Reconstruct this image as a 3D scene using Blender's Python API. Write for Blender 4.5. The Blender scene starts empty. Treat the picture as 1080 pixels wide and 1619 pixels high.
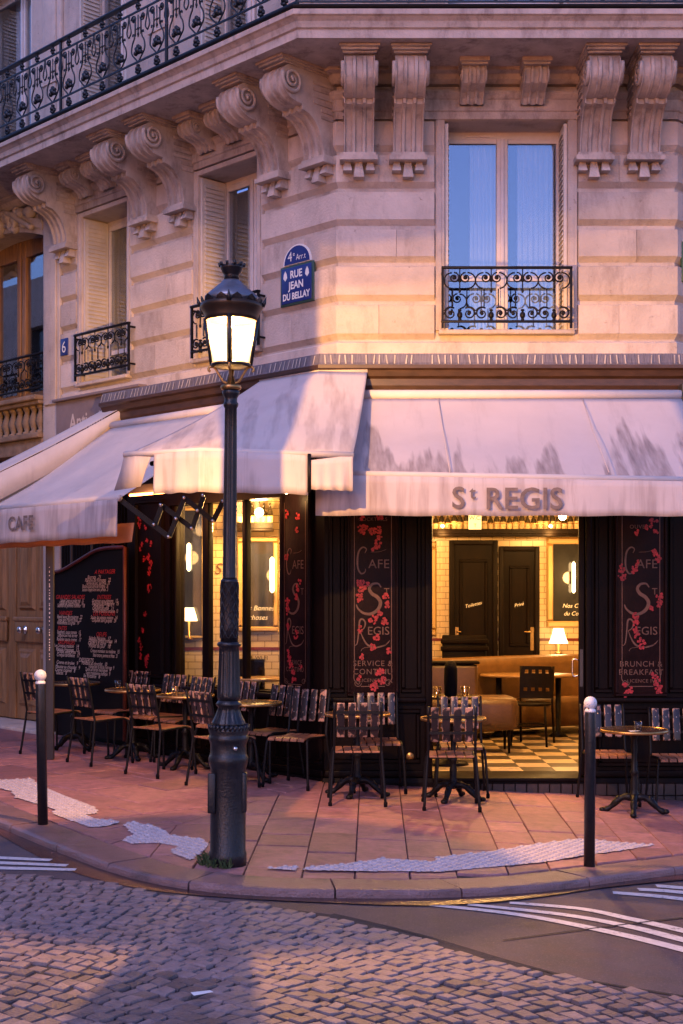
import bpy, bmesh, math, random
from mathutils import Matrix, Vector
from math import sin, cos, pi, radians, sqrt
random.seed(7)
sc = bpy.context.scene
COL = sc.collection

# ------------------------------------------------------------------ camera, sky, light, exposure
cd = bpy.data.cameras.new('camera'); cam = bpy.data.objects.new('camera', cd); COL.objects.link(cam)
cam.location = (0, 0, 1.7); cam.rotation_euler = (radians(90), 0, 0)
cd.sensor_fit = 'VERTICAL'; cd.sensor_height = 36; cd.sensor_width = 24
cd.lens = 2150 / 1619 * 36; cd.shift_y = (940 - 809.5) / 1619; cd.clip_end = 500
sc.camera = cam
SUN_EL, SUN_AZ = radians(3.0), radians(205)
w = bpy.data.worlds.new('World'); sc.world = w; w.use_nodes = True
nt = w.node_tree; bg = nt.nodes['Background']
sky = nt.nodes.new('ShaderNodeTexSky'); sky.sky_type = 'NISHITA'; sky.sun_disc = False
sky.sun_elevation = SUN_EL; sky.sun_rotation = SUN_AZ; sky.air_density = 1.0; sky.dust_density = 0.2; sky.ozone_density = 3.2
tint = nt.nodes.new('ShaderNodeMixRGB'); tint.blend_type = 'MULTIPLY'; tint.inputs[0].default_value = 1
tint.inputs[2].default_value = (1.0, .72, 1.07, 1)
nt.links.new(sky.outputs[0], tint.inputs[1]); nt.links.new(tint.outputs[0], bg.inputs[0])
bg.inputs[1].default_value = 0.15
sd = bpy.data.lights.new('sun', 'SUN'); sun = bpy.data.objects.new('sun', sd); COL.objects.link(sun)
sd.energy = 0.2; sd.angle = radians(25); sd.color = (.85, .70, 1)
sun.rotation_euler = (radians(48), 0, radians(-25))
sc.view_settings.view_transform = 'Standard'; sc.view_settings.look = 'None'
sc.view_settings.exposure = 2.52; sc.view_settings.gamma = 1
cy = sc.cycles; cy.use_denoising = True; cy.max_bounces = 7; cy.diffuse_bounces = 3; cy.glossy_bounces = 3
cy.transparent_max_bounces = 12; cy.sample_clamp_indirect = 4; cy.caustics_reflective = False; cy.caustics_refractive = False

# ------------------------------------------------------------------ frames (u right, d into the building, z up)
AL = radians(45.8); BE = radians(45)
def frame(ox, oy, a):
    return Matrix(((cos(a), -sin(a), 0, ox), (sin(a), cos(a), 0, oy), (0, 0, 1, 0), (0, 0, 0, 1)))
CX, CY = -.03, 12.7
DX = 3.11
FC = frame(CX, CY, 0); FL = frame(CX, CY, -AL); FR = frame(DX, CY, BE)
I4 = Matrix.Identity(4)
def T(x, y=0, z=0): return Matrix.Translation((x, y, z))
def RZ(a): return Matrix.Rotation(a, 4, 'Z')
def RX(a): return Matrix.Rotation(a, 4, 'X')
def gz(X):
    X = max(-6.5, min(7, X)); q = sqrt(X * X + .5)
    return -.055 * (q + X) / 2 + .02 * (q - X) / 2
def Lw(u, d, z=0): return FL @ Vector((u, d, z))
def Cw(u, d, z=0): return FC @ Vector((u, d, z))

# ------------------------------------------------------------------ materials
MATS = {}
def mat(name, col, rough=.6, metal=0, var=.18, scale=6, stretch=(1, 1, 1), rnd=0, bump=0, bscale=60, spots=None, spec=.5, emit=None, estr=0, rvar=0, detail=5, spots2=None, zmask=None, drips=None, edges=None):
    m = bpy.data.materials.new(name); m.use_nodes = True; n = m.node_tree.nodes; l = m.node_tree.links
    b = n['Principled BSDF']; b.inputs['Roughness'].default_value = rough; b.inputs['Metallic'].default_value = metal
    b.inputs['Specular IOR Level'].default_value = spec
    tc = n.new('ShaderNodeTexCoord'); mp = n.new('ShaderNodeMapping'); mp.inputs['Scale'].default_value = stretch
    l.new(tc.outputs['Object'], mp.inputs[0]); src = mp.outputs[0]
    if rnd:
        oi = n.new('ShaderNodeObjectInfo'); ad = n.new('ShaderNodeVectorMath'); ad.operation = 'ADD'
        sc_ = n.new('ShaderNodeVectorMath'); sc_.operation = 'SCALE'; sc_.inputs[3].default_value = 37
        cb = n.new('ShaderNodeCombineXYZ')
        for k in range(3): l.new(oi.outputs['Random'], cb.inputs[k])
        l.new(cb.outputs[0], sc_.inputs[0]); l.new(src, ad.inputs[0]); l.new(sc_.outputs[0], ad.inputs[1]); src = ad.outputs[0]
    nz = n.new('ShaderNodeTexNoise'); nz.inputs['Scale'].default_value = scale; nz.inputs['Detail'].default_value = detail
    nz.inputs['Roughness'].default_value = .65; l.new(src, nz.inputs['Vector'])
    cr = n.new('ShaderNodeValToRGB'); cr.color_ramp.elements[0].position = .3; cr.color_ramp.elements[1].position = .72
    cr.color_ramp.elements[0].color = tuple(c * (1 - var) for c in col) + (1,)
    cr.color_ramp.elements[1].color = tuple(min(1, c * (1 + var)) for c in col) + (1,)
    l.new(nz.outputs['Fac'], cr.inputs[0]); out = cr.outputs[0]
    for sp in (spots, spots2):
        if not sp: continue
        scol, sscale, lo, hi, sstr = sp
        mp2 = n.new('ShaderNodeMapping'); mp2.inputs['Scale'].default_value = sstr; mp2.inputs['Location'].default_value = (3.1, 1.7, .4)
        l.new(tc.outputs['Object'] if not rnd else ad.outputs[0], mp2.inputs[0])
        n2 = n.new('ShaderNodeTexNoise'); n2.inputs['Scale'].default_value = sscale; n2.inputs['Detail'].default_value = 6; n2.inputs['Roughness'].default_value = .7
        l.new(mp2.outputs[0], n2.inputs['Vector'])
        r2 = n.new('ShaderNodeValToRGB'); r2.color_ramp.elements[0].position = lo; r2.color_ramp.elements[1].position = hi
        l.new(n2.outputs['Fac'], r2.inputs[0]); fac_ = r2.outputs[0]
        if zmask:
            sx_ = n.new('ShaderNodeSeparateXYZ'); l.new(tc.outputs['Object'], sx_.inputs[0]); mk = n.new('ShaderNodeMapRange'); mk.interpolation_type = 'SMOOTHSTEP'
            mk.inputs[1].default_value = zmask[1]; mk.inputs[2].default_value = zmask[0]; l.new(sx_.outputs[2], mk.inputs[0])
            ml = n.new('ShaderNodeMath'); ml.operation = 'MULTIPLY'; l.new(fac_, ml.inputs[0]); l.new(mk.outputs[0], ml.inputs[1]); fac_ = ml.outputs[0]
        mx = n.new('ShaderNodeMixRGB'); l.new(fac_, mx.inputs[0]); l.new(out, mx.inputs[1]); mx.inputs[2].default_value = tuple(scol) + (1,)
        out = mx.outputs[0]
    if drips:      # rain streaks that climb from the lower hem to uneven heights
        dcol, zlo, zhi, amount = drips
        sx_ = n.new('ShaderNodeSeparateXYZ'); l.new(tc.outputs['Object'], sx_.inputs[0])
        def nse(stv, scl, det): 
            mq = n.new('ShaderNodeMapping'); mq.inputs['Scale'].default_value = stv; l.new(tc.outputs['Object'], mq.inputs[0]); q = n.new('ShaderNodeTexNoise'); q.inputs['Scale'].default_value = scl; q.inputs['Detail'].default_value = det; l.new(mq.outputs[0], q.inputs['Vector']); return q.outputs['Fac']
        def mth(op, a, b):
            q = n.new('ShaderNodeMath'); q.operation = op
            for k_, v_ in enumerate((a, b)):
                if isinstance(v_, (int, float)): q.inputs[k_].default_value = v_
                else: l.new(v_, q.inputs[k_])
            return q.outputs[0]
        t_ = n.new('ShaderNodeMapRange'); t_.clamp = False; t_.inputs[1].default_value = zlo; t_.inputs[2].default_value = zhi; l.new(sx_.outputs[2], t_.inputs[0])
        hgt_ = mth('MULTIPLY', mth('SUBTRACT', nse((1, .12, .12), 7.5, 3), .42), 5.0)
        big = mth('ADD', hgt_, mth('MULTIPLY', mth('SUBTRACT', nse((1, .1, .1), 1.3, 1), .5), 2.6))
        d_ = mth('MULTIPLY', mth('SUBTRACT', big, t_.outputs[0]), 2.2); cl = n.new('ShaderNodeClamp'); l.new(d_, cl.inputs[0])
        fine = mth('MULTIPLY', cl.outputs[0], mth('ADD', mth('MULTIPLY', nse((1, .15, .15), 26, 4), 1.3), -.05)); fac2 = mth('MULTIPLY', fine, amount)
        mx = n.new('ShaderNodeMixRGB'); mx.use_clamp = True; l.new(fac2, mx.inputs[0]); l.new(out, mx.inputs[1]); mx.inputs[2].default_value = tuple(dcol) + (1,); out = mx.outputs[0]
    if edges:      # paint rubbed off towards the rim of a slat
        ecol, hx, hz, thr = edges
        sx_ = n.new('ShaderNodeSeparateXYZ'); l.new(tc.outputs['Object'], sx_.inputs[0])
        def m1(op, a, b=0.0):
            q = n.new('ShaderNodeMath'); q.operation = op
            for k_, v_ in enumerate((a, b)):
                if isinstance(v_, (int, float)): q.inputs[k_].default_value = v_
                else: l.new(v_, q.inputs[k_])
            return q.outputs[0]
        r_ = m1('MAXIMUM', m1('DIVIDE', m1('ABSOLUTE', sx_.outputs[0]), hx), m1('DIVIDE', m1('ABSOLUTE', sx_.outputs[2]), hz))
        nq = n.new('ShaderNodeTexNoise'); nq.inputs['Scale'].default_value = 22; nq.inputs['Detail'].default_value = 4; l.new(ad.outputs[0] if rnd else tc.outputs['Object'], nq.inputs['Vector'])
        v_ = m1('ADD', r_, m1('MULTIPLY', m1('SUBTRACT', nq.outputs['Fac'], .5), 1.7)); mr3 = n.new('ShaderNodeMapRange'); mr3.inputs[1].default_value = thr; mr3.inputs[2].default_value = thr + .12; l.new(v_, mr3.inputs[0])
        mx = n.new('ShaderNodeMixRGB'); l.new(mr3.outputs[0], mx.inputs[0]); l.new(out, mx.inputs[1]); mx.inputs[2].default_value = tuple(ecol) + (1,); out = mx.outputs[0]
    if rnd:
        hs = n.new('ShaderNodeHueSaturation'); mr = n.new('ShaderNodeMapRange')
        mr.inputs[3].default_value = 1 - rnd; mr.inputs[4].default_value = 1 + rnd
        l.new(oi.outputs['Random'], mr.inputs[0]); l.new(mr.outputs[0], hs.inputs['Value']); l.new(out, hs.inputs['Color']); out = hs.outputs[0]
    l.new(out, b.inputs['Base Color'])
    if rvar:
        mr2 = n.new('ShaderNodeMapRange'); mr2.inputs[3].default_value = max(.02, rough - rvar); mr2.inputs[4].default_value = rough + rvar
        l.new(nz.outputs['Fac'], mr2.inputs[0]); l.new(mr2.outputs[0], b.inputs['Roughness'])
    if bump:
        n3 = n.new('ShaderNodeTexNoise'); n3.inputs['Scale'].default_value = bscale; n3.inputs['Detail'].default_value = 6
        l.new(src, n3.inputs['Vector']); bp = n.new('ShaderNodeBump'); bp.inputs['Strength'].default_value = bump; bp.inputs['Distance'].default_value = .02
        l.new(n3.outputs['Fac'], bp.inputs['Height']); l.new(bp.outputs[0], b.inputs['Normal'])
    if emit:
        b.inputs['Emission Color'].default_value = tuple(emit) + (1,); b.inputs['Emission Strength'].default_value = estr
    MATS[name] = m
    return m
stone = mat('limestone', (.52, .43, .37), .85, var=.16, scale=2.2, rnd=.13, bump=.35, bscale=45, spots=((.26, .20, .165), 1.6, .52, .8, (2.2, 2.2, .7)), spots2=((.22, .16, .13), 12, .64, .76, (1, 1, 1)))
stone_c = mat('carved_limestone', (.48, .39, .335), .85, var=.2, scale=5, rnd=.06, bump=.25, bscale=50, spots=((.14, .10, .09), 3, .5, .78, (2, 2, .8)))
lead = mat('lead_flashing', (.16, .14, .15), .55, metal=.3, var=.35, scale=18, stretch=(4, 1, .3), bump=.3, bscale=30)
wood = mat('black_brown_painted_wood', (.005, .0023, .0024), .46, var=.35, scale=9, stretch=(2, 2, .4), bump=.08, bscale=30, rvar=.08, spots=((.03, .012, .010), 7, .68, .8, (1, 1, .5)), spec=.10)
wood_red = mat('worn_dark_red_board', (.012, .0045, .005), .44, var=.4, scale=7, bump=.08, bscale=40, rvar=.1, spots=((.07, .035, .02), 10, .68, .78, (1, 1, .35)), spec=.10)
oak = mat('varnished_oak', (.28, .135, .05), .42, var=.4, scale=6, stretch=(5, 5, .5), bump=.1, bscale=40)
iron = mat('black_cast_iron', (.006, .005, .006), .45, spec=.2, var=.3, scale=20, bump=.12, bscale=80)
iron_lamp = mat('dark_green_grey_cast_iron', (.012, .0105, .013), .36, metal=.1, var=.4, scale=14, bump=.2, bscale=70, rvar=.08)
iron_blue = mat('blue_black_iron', (.010, .017, .026), .4, metal=.2, var=.3, scale=20)
zinc = mat('zinc_sheet', (.20, .21, .24), .38, metal=.7, var=.2, scale=10)
fabric = mat('cream_canvas', (.56, .49, .47), .9, var=.06, scale=2, bump=.12, bscale=220, spots=((.42, .36, .35), 1.6, .55, .85, (4, .6, .5)), drips=((.20, .15, .145), 2.9, 3.75, .5))
fabric_main = mat('stained_cream_canvas', (.56, .48, .465), .9, var=.06, scale=2, bump=.12, bscale=220, spots=((.44, .37, .36), 1.6, .55, .85, (4, .6, .5)), drips=((.12, .085, .09), 2.62, 3.12, .8))
fabric_val = mat('streaked_valance_canvas', (.56, .48, .465), .9, var=.06, scale=3, bump=.12, bscale=220, spots=((.30, .22, .20), 2.0, .52, .8, (4, 4, .25)), drips=((.20, .14, .13), 2.2, 2.75, .55))
fabric_clean = mat('pale_canvas', (.60, .53, .50), .9, var=.08, scale=3, bump=.1, bscale=220, spots=((.40, .33, .33), 2.0, .6, .9, (2, 2, .4)))
ink = mat('taupe_stencil_paint', (.20, .145, .125), .85, var=.35, scale=12)
white_paint = mat('white_window_paint', (.62, .56, .53), .5, var=.1, scale=8)
shutter_paint = mat('cream_shutter_paint', (.60, .53, .46), .55, var=.12, scale=6, spots=((.40, .32, .26), 8, .62, .8, (1, 1, .5)))
asphalt = mat('asphalt', (.068, .050, .066), .6, var=.42, scale=2.5, bump=.5, bscale=240, rvar=.1, spots=((.15, .12, .13), 75, .56, .66, (1, 1, 1)), spots2=((.10, .050, .042), 1.3, .52, .75, (1, 1, 1)))
bed = mat('cobble_bedding', (.042, .033, .032), .9, var=.4, scale=20, bump=.4, bscale=120)
cobble_m = mat('granite_setts', (.185, .132, .130), .55, var=.35, scale=11, rnd=.38, bump=.45, bscale=70, rvar=.12, spots=((.25, .16, .11), 6, .6, .8, (1, 1, 1)))
slab_m = mat('pavement_slabs', (.33, .148, .145),   .52, var=.32, scale=13, rnd=.22, bump=.5, bscale=130, rvar=.1, spots=((.15, .075, .07), 3, .56, .78, (1, 1, 1)), spots2=((.40, .24, .23), 90, .62, .75, (1, 1, 1)))
kerb_m = mat('kerb_granite', (.22, .125, .12), .38, var=.25, scale=6, rnd=.12, bump=.6, bscale=90, rvar=.18, spots=((.07, .055, .05), 3.5, .55, .75, (1, 1, 1)))
mortar = mat('pavement_joint_dirt', (.035, .024, .022), .9, var=.4, scale=30)
road_paint = mat('worn_white_road_paint', (.62, .58, .57), .7, var=.15, scale=30, spots=((.16, .13, .14), 22, .56, .70, (1, 1, 1)))
tactile_m = mat('worn_white_tactile_paving', (.60, .51, .51), .7, var=.2, scale=16, spots=((.26, .21, .2), 22, .62, .78, (1, 1, 1)))
blue_enamel = mat('blue_enamel', (.018, .035, .17), .25, var=.1, scale=5)
green_enamel = mat('green_enamel', (.03, .07, .05), .3, var=.1, scale=5)
white_enamel = mat('white_enamel', (.78, .76, .72), .35, var=.06, scale=8)
brass = mat('aged_brass', (.45, .27, .10), .35, metal=.9, var=.3, scale=18)
chrome = mat('polished_steel', (.7, .66, .6), .2, metal=1, var=.05)
slat_m = mat('worn_painted_chair_slat', (.018, .012, .014), .32, var=.3, scale=8, rnd=.25, edges=((.32, .18, .14), .032, .145, .84))
seat_m = mat('worn_seat_wood', (.30, .125, .065), .45, var=.35, scale=9, rnd=.2, spots=((.05, .03, .025), 8, .6, .7, (1, 1, 1)))
top_m = mat('dark_varnished_tabletop', (.045, .024, .014), .25, var=.35, scale=8, bump=.03, rvar=.08)
leather = mat('tan_leather', (.17, .085, .026), .38, var=.3, scale=5, bump=.15, bscale=60, rvar=.1)
leather_d = mat('brown_leather', (.10, .048, .018), .42, var=.3, scale=5, bump=.15, bscale=60)
interior_wood = mat('interior_dark_wood', (.0075, .004, .0025), .45, spec=.08, var=.4, scale=6, stretch=(3, 3, .5))
mirror_frame = mat('yellow_cream_frame', (.50, .33, .14), .5, var=.12, scale=4)
mirror_m = mat('dark_mirror_glass', (.055, .055, .06), .08, metal=.5, var=.3, scale=3)
tile_l = mat('cream_floor_tile', (.52, .40, .24), .4, var=.15, scale=6, rnd=.08, spots=((.25, .18, .1), 9, .62, .75, (1, 1, 1)))
tile_d = mat('dark_floor_tile', (.06, .045, .03), .4, var=.3, scale=6, rnd=.1)
plaster = mat('interior_plaster', (.55, .42, .25), .8, var=.1, scale=3)
lettering = mat('faded_gilt_lettering', (.13, .058, .036), .5, var=.3, scale=14)
letter_w = mat('cream_chalk_lettering', (.85, .66, .52), .8, var=.1)
letter_white = mat('white_lettering', (.78, .75, .70), .6, var=.05)
letter_red = mat('red_chalk_lettering', (.70, .040, .028), .7, var=.1)
flower_m = mat('red_painted_flower', (.34, .014, .02), .55, var=.7, scale=55, rnd=.15)
dark_grey = mat('dark_grey_panel', (.03, .026, .03), .5, var=.15, scale=6)
rubber = mat('dark_cloth', (.006, .0045, .0055), .8, spec=.1, var=.3)
grass_m = mat('weed_green', (.045, .07, .02), .8, var=.4, scale=20, rnd=.2)
paper = mat('paper', (.8, .78, .74), .8, var=.04)
wine = mat('dark_bottle_glass', (.018, .014, .008), .12, var=.3, rnd=.4)
label_m = mat('bottle_label', (.55, .40, .22), .7, var=.3, scale=30, rnd=.3)
stone_dark = mat('dark_brown_stone', (.22, .145, .09), .8, var=.35, scale=6, bump=.3, bscale=40)  # balustrade stone, darker and browner than the walls
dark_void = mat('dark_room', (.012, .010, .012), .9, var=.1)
curtain_m = mat('pale_curtain', (.82, .82, .86), .9, var=.1, scale=3, stretch=(8, 8, .2))
shade_m = mat('lamp_shade', (.8, .66, .45), .8, var=.05, emit=(1, .62, .25), estr=1.3)
sconce_m = mat('lit_glass_tube', (.9, .8, .6), .5, var=.02, emit=(1, .66, .28), estr=2.2)
bulb_m = mat('lit_bulb', (1, .9, .7), .5, var=.02, emit=(1, .62, .25), estr=9)
street_bulb = mat('lit_street_bulb', (1, .9, .7), .5, var=.02, emit=(1, .60, .24), estr=15)
wc_m = mat('backlit_sign', (.85, .8, .65), .5, var=.02, emit=(1, .72, .38), estr=.12)

def glass(name, gloss=1.0, tintc=(.93, .95, .97), ior=1.45, add=0.0):
    m = bpy.data.materials.new(name); m.use_nodes = True; n = m.node_tree.nodes; l = m.node_tree.links
    n.remove(n['Principled BSDF']); o = n['Material Output']
    tr = n.new('ShaderNodeBsdfTransparent'); tr.inputs[0].default_value = tintc + (1,)
    gl = n.new('ShaderNodeBsdfGlossy'); gl.inputs['Roughness'].default_value = .015
    fr = n.new('ShaderNodeFresnel'); ge = n.new('ShaderNodeNewGeometry'); mi = n.new('ShaderNodeMath'); mi.operation = 'MULTIPLY_ADD'; mi.inputs[1].default_value = 1 / ior - ior; mi.inputs[2].default_value = ior
    l.new(ge.outputs['Backfacing'], mi.inputs[0]); l.new(mi.outputs[0], fr.inputs[0])
    a = n.new('ShaderNodeMath'); a.operation = 'MULTIPLY_ADD'; a.inputs[1].default_value = gloss; a.inputs[2].default_value = add; a.use_clamp = True
    mx = n.new('ShaderNodeMixShader'); l.new(fr.outputs[0], a.inputs[0]); l.new(a.outputs[0], mx.inputs[0])
    l.new(tr.outputs[0], mx.inputs[1]); l.new(gl.outputs[0], mx.inputs[2]); l.new(mx.outputs[0], o.inputs[0])
    return m
pane_shop = glass('shop_glass'); pane_win = glass('window_glass', add=.22, tintc=(.8, .85, .9)); tumbler = glass('tumbler_glass', gloss=2.2, tintc=(.86, .82, .78))
def lantern_glass():
    m = bpy.data.materials.new('lit_lantern_glass'); m.use_nodes = True; n = m.node_tree.nodes; l = m.node_tree.links
    n.remove(n['Principled BSDF']); o = n['Material Output']
    tr = n.new('ShaderNodeBsdfTransparent'); tr.inputs[0].default_value = (1, .97, .92, 1)
    em = n.new('ShaderNodeEmission'); em.inputs[0].default_value = (1, .72, .36, 1); em.inputs[1].default_value = .33
    ad = n.new('ShaderNodeAddShader'); l.new(tr.outputs[0], ad.inputs[0]); l.new(em.outputs[0], ad.inputs[1]); l.new(ad.outputs[0], o.inputs[0])
    return m
lantern_m = lantern_glass()
def tile_wall():
    m = bpy.data.materials.new('cream_wall_tiles'); m.use_nodes = True; n = m.node_tree.nodes; l = m.node_tree.links
    b = n['Principled BSDF']; b.inputs['Roughness'].default_value = .28
    tc = n.new('ShaderNodeTexCoord'); mp = n.new('ShaderNodeMapping'); mp.inputs['Rotation'].default_value = (radians(90), 0, 0)
    l.new(tc.outputs['Object'], mp.inputs[0])
    br = n.new('ShaderNodeTexBrick'); br.inputs['Color1'].default_value = (.60, .46, .27, 1); br.inputs['Color2'].default_value = (.55, .42, .24, 1)
    br.inputs['Mortar'].default_value = (.16, .10, .05, 1); br.inputs['Scale'].default_value = 1; br.inputs['Mortar Size'].default_value = .0035
    br.inputs['Brick Width'].default_value = .15; br.inputs['Row Height'].default_value = .075
    l.new(mp.outputs[0], br.inputs[0]); l.new(br.outputs[0], b.inputs['Base Color'])
    bp = n.new('ShaderNodeBump'); bp.inputs['Strength'].default_value = .4; bp.invert = True; bp.inputs['Distance'].default_value = .004
    l.new(br.outputs['Fac'], bp.inputs['Height']); l.new(bp.outputs[0], b.inputs['Normal'])
    return m
tiles_m = tile_wall()

# ------------------------------------------------------------------ mesh builder
class MB:
    def __init__(s): s.v = []; s.f = []; s.sm = []
    def add(s, vs, fs, smooth=False):
        o = len(s.v); s.v += [tuple(v) for v in vs]; s.f += [tuple(i + o for i in f) for f in fs]; s.sm += [smooth] * len(fs); return s
    def box(s, x0, x1, y0, y1, z0, z1):
        return s.add([(x0, y0, z0), (x1, y0, z0), (x1, y1, z0), (x0, y1, z0), (x0, y0, z1), (x1, y0, z1), (x1, y1, z1), (x0, y1, z1)],
                     [(3, 2, 1, 0), (4, 5, 6, 7), (0, 1, 5, 4), (1, 2, 6, 5), (2, 3, 7, 6), (3, 0, 4, 7)])
    def rbox(s, x0, x1, y0, y1, z0, z1, c):          # chamfered box
        c = min(c, (x1 - x0) * .45, (y1 - y0) * .45, (z1 - z0) * .45)
        bm = bmesh.new(); bmesh.ops.create_cube(bm, size=1)
        for v in bm.verts: v.co = Vector(((x0 + x1) / 2 + v.co.x * (x1 - x0), (y0 + y1) / 2 + v.co.y * (y1 - y0), (z0 + z1) / 2 + v.co.z * (z1 - z0)))
        bmesh.ops.bevel(bm, geom=list(bm.edges), offset=c, segments=2, affect='EDGES', profile=.6)
        bm.verts.index_update(); s.add([v.co[:] for v in bm.verts], [[v.index for v in f.verts] for f in bm.faces], True); bm.free(); return s
    def pillow(s, u0, u1, z0, z1, d0, d1, c):        # wall block: rect at depth d0, inset by c at front d1
        return s.add([(u0, d0, z0), (u1, d0, z0), (u1, d0, z1), (u0, d0, z1), (u0 + c, d1, z0 + c), (u1 - c, d1, z0 + c), (u1 - c, d1, z1 - c), (u0 + c, d1, z1 - c)],
                     [(4, 5, 6, 7), (0, 1, 5, 4), (1, 2, 6, 5), (2, 3, 7, 6), (3, 0, 4, 7)])
    def prism(s, poly, a0, a1, axis='y'):            # polygon in the other two axes
        n = len(poly)
        def P(p, a): return {'y': (p[0], a, p[1]), 'z': (p[0], p[1], a), 'x': (a, p[0], p[1])}[axis]
        return s.add([P(p, a0) for p in poly] + [P(p, a1) for p in poly], [tuple(range(n))[::-1], tuple(range(n, 2 * n))] + [(i, (i + 1) % n, n + (i + 1) % n, n + i) for i in range(n)])
    def lathe(s, prof, seg=24, flute=0, nf=0, zrange=None, c=(0, 0, 0)):
        vs = []; m = len(prof)
        for r, z in prof:
            for k in range(seg):
                a = 2 * pi * k / seg; rr = r
                if flute and zrange and zrange[0] < z < zrange[1]: rr = r * (1 - flute * (.5 - .5 * cos(nf * a)))
                vs.append((c[0] + rr * cos(a), c[1] + rr * sin(a), c[2] + z))
        fs = [(i * seg + k, i * seg + (k + 1) % seg, (i + 1) * seg + (k + 1) % seg, (i + 1) * seg + k) for i in range(m - 1) for k in range(seg)]
        fs += [tuple(range(seg))[::-1], tuple(range((m - 1) * seg, m * seg))]
        return s.add(vs, fs, True)
    def tube(s, pts, r, n=6, closed=False):
        P = [Vector(p) for p in pts]; N = len(P); R = r if isinstance(r, (list, tuple)) else [r] * N
        vs = []; t0 = (P[1] - P[0]).normalized(); up = Vector((0, 0, 1)) if abs(t0.z) < .9 else Vector((1, 0, 0))
        nn = t0.cross(up).normalized()
        for i in range(N):
            t = (P[min(i + 1, N - 1)] - P[max(i - 1, 0)])
            t = t.normalized() if t.length > 1e-9 else t0
            nn = nn - t * nn.dot(t); nn = nn.normalized() if nn.length > 1e-6 else t.orthogonal().normalized(); b = t.cross(nn)
            for k in range(n):
                a = 2 * pi * k / n; vs.append(P[i] + (nn * cos(a) + b * sin(a)) * R[i])
        fs = [(i * n + k, i * n + (k + 1) % n, (i + 1) * n + (k + 1) % n, (i + 1) * n + k) for i in range(N - 1) for k in range(n)]
        fs += [tuple(range(n))[::-1], tuple(range((N - 1) * n, N * n))]
        return s.add(vs, fs, True)
    def bar(s, a, b, wd, th):                        # flat bar in the plane (x,z)-ish
        a = Vector(a); b = Vector(b); t = (b - a).normalized(); side = t.cross(Vector((0, 1, 0))).normalized(); dep = t.cross(side)
        vs = []
        for p in (a, b):
            for i, j in ((-1, -1), (1, -1), (1, 1), (-1, 1)): vs.append(p + side * wd / 2 * i + dep * th / 2 * j)
        return s.add(vs, [(3, 2, 1, 0), (4, 5, 6, 7), (0, 1, 5, 4), (1, 2, 6, 5), (2, 3, 7, 6), (3, 0, 4, 7)])
    def grid(s, rows, smooth=True):
        m = len(rows[0]); return s.add([p for r in rows for p in r], [(i * m + j, i * m + j + 1, (i + 1) * m + j + 1, (i + 1) * m + j) for i in range(len(rows) - 1) for j in range(m - 1)], smooth)
    def ribbon(s, pts, wd, y=0):                     # flat stroke in (x,z), widths per point
        n = len(pts); W_ = wd if isinstance(wd, (list, tuple)) else [wd] * n; vs = []
        for i in range(n):
            a = pts[max(i - 1, 0)]; b = pts[min(i + 1, n - 1)]; dx, dz = b[0] - a[0], b[1] - a[1]; L = sqrt(dx * dx + dz * dz) or 1
            vs += [(pts[i][0] - dz / L * W_[i] / 2, y, pts[i][1] + dx / L * W_[i] / 2), (pts[i][0] + dz / L * W_[i] / 2, y, pts[i][1] - dx / L * W_[i] / 2)]
        return s.add(vs, [(2 * i, 2 * i + 1, 2 * i + 3, 2 * i + 2) for i in range(n - 1)])
    def ball(s, c, r, seg=14, sz=1.0):
        prof = [(max(1e-4, r * sin(pi * i / 10)), -r * sz * cos(pi * i / 10)) for i in range(11)]
        return s.lathe(prof, seg, c=c)
    def mesh(s, name, m):
        me = bpy.data.meshes.new(name); me.from_pydata(s.v, [], s.f); me.polygons.foreach_set('use_smooth', s.sm)
        me.validate(); me.materials.append(m); me.update(); return me
def spiral(cx, cz, r0, r1, turns, a0, n=22, y=0, sgn=1):
    return [(cx + (r0 + (r1 - r0) * i / n) * cos(a0 + sgn * 2 * pi * turns * i / n), y, cz + (r0 + (r1 - r0) * i / n) * sin(a0 + sgn * 2 * pi * turns * i / n)) for i in range(n + 1)]
def arc(cx, cz, r, a0, a1, n=12, y=0):
    return [(cx + r * cos(a0 + (a1 - a0) * i / n), y, cz + r * sin(a0 + (a1 - a0) * i / n)) for i in range(n + 1)]
def smooth_path(pts, k=4):
    P = [Vector(p) for p in pts]; out = []
    for i in range(len(P) - 1):
        p0, p1, p2, p3 = P[max(i - 1, 0)], P[i], P[i + 1], P[min(i + 2, len(P) - 1)]
        for j in range(k):
            t = j / k; out.append(.5 * ((2 * p1) + (p2 - p0) * t + (2 * p0 - 5 * p1 + 4 * p2 - p3) * t * t + (3 * p1 - p0 - 3 * p2 + p3) * t ** 3))
    out.append(P[-1]); return [tuple(p) for p in out]

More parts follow.
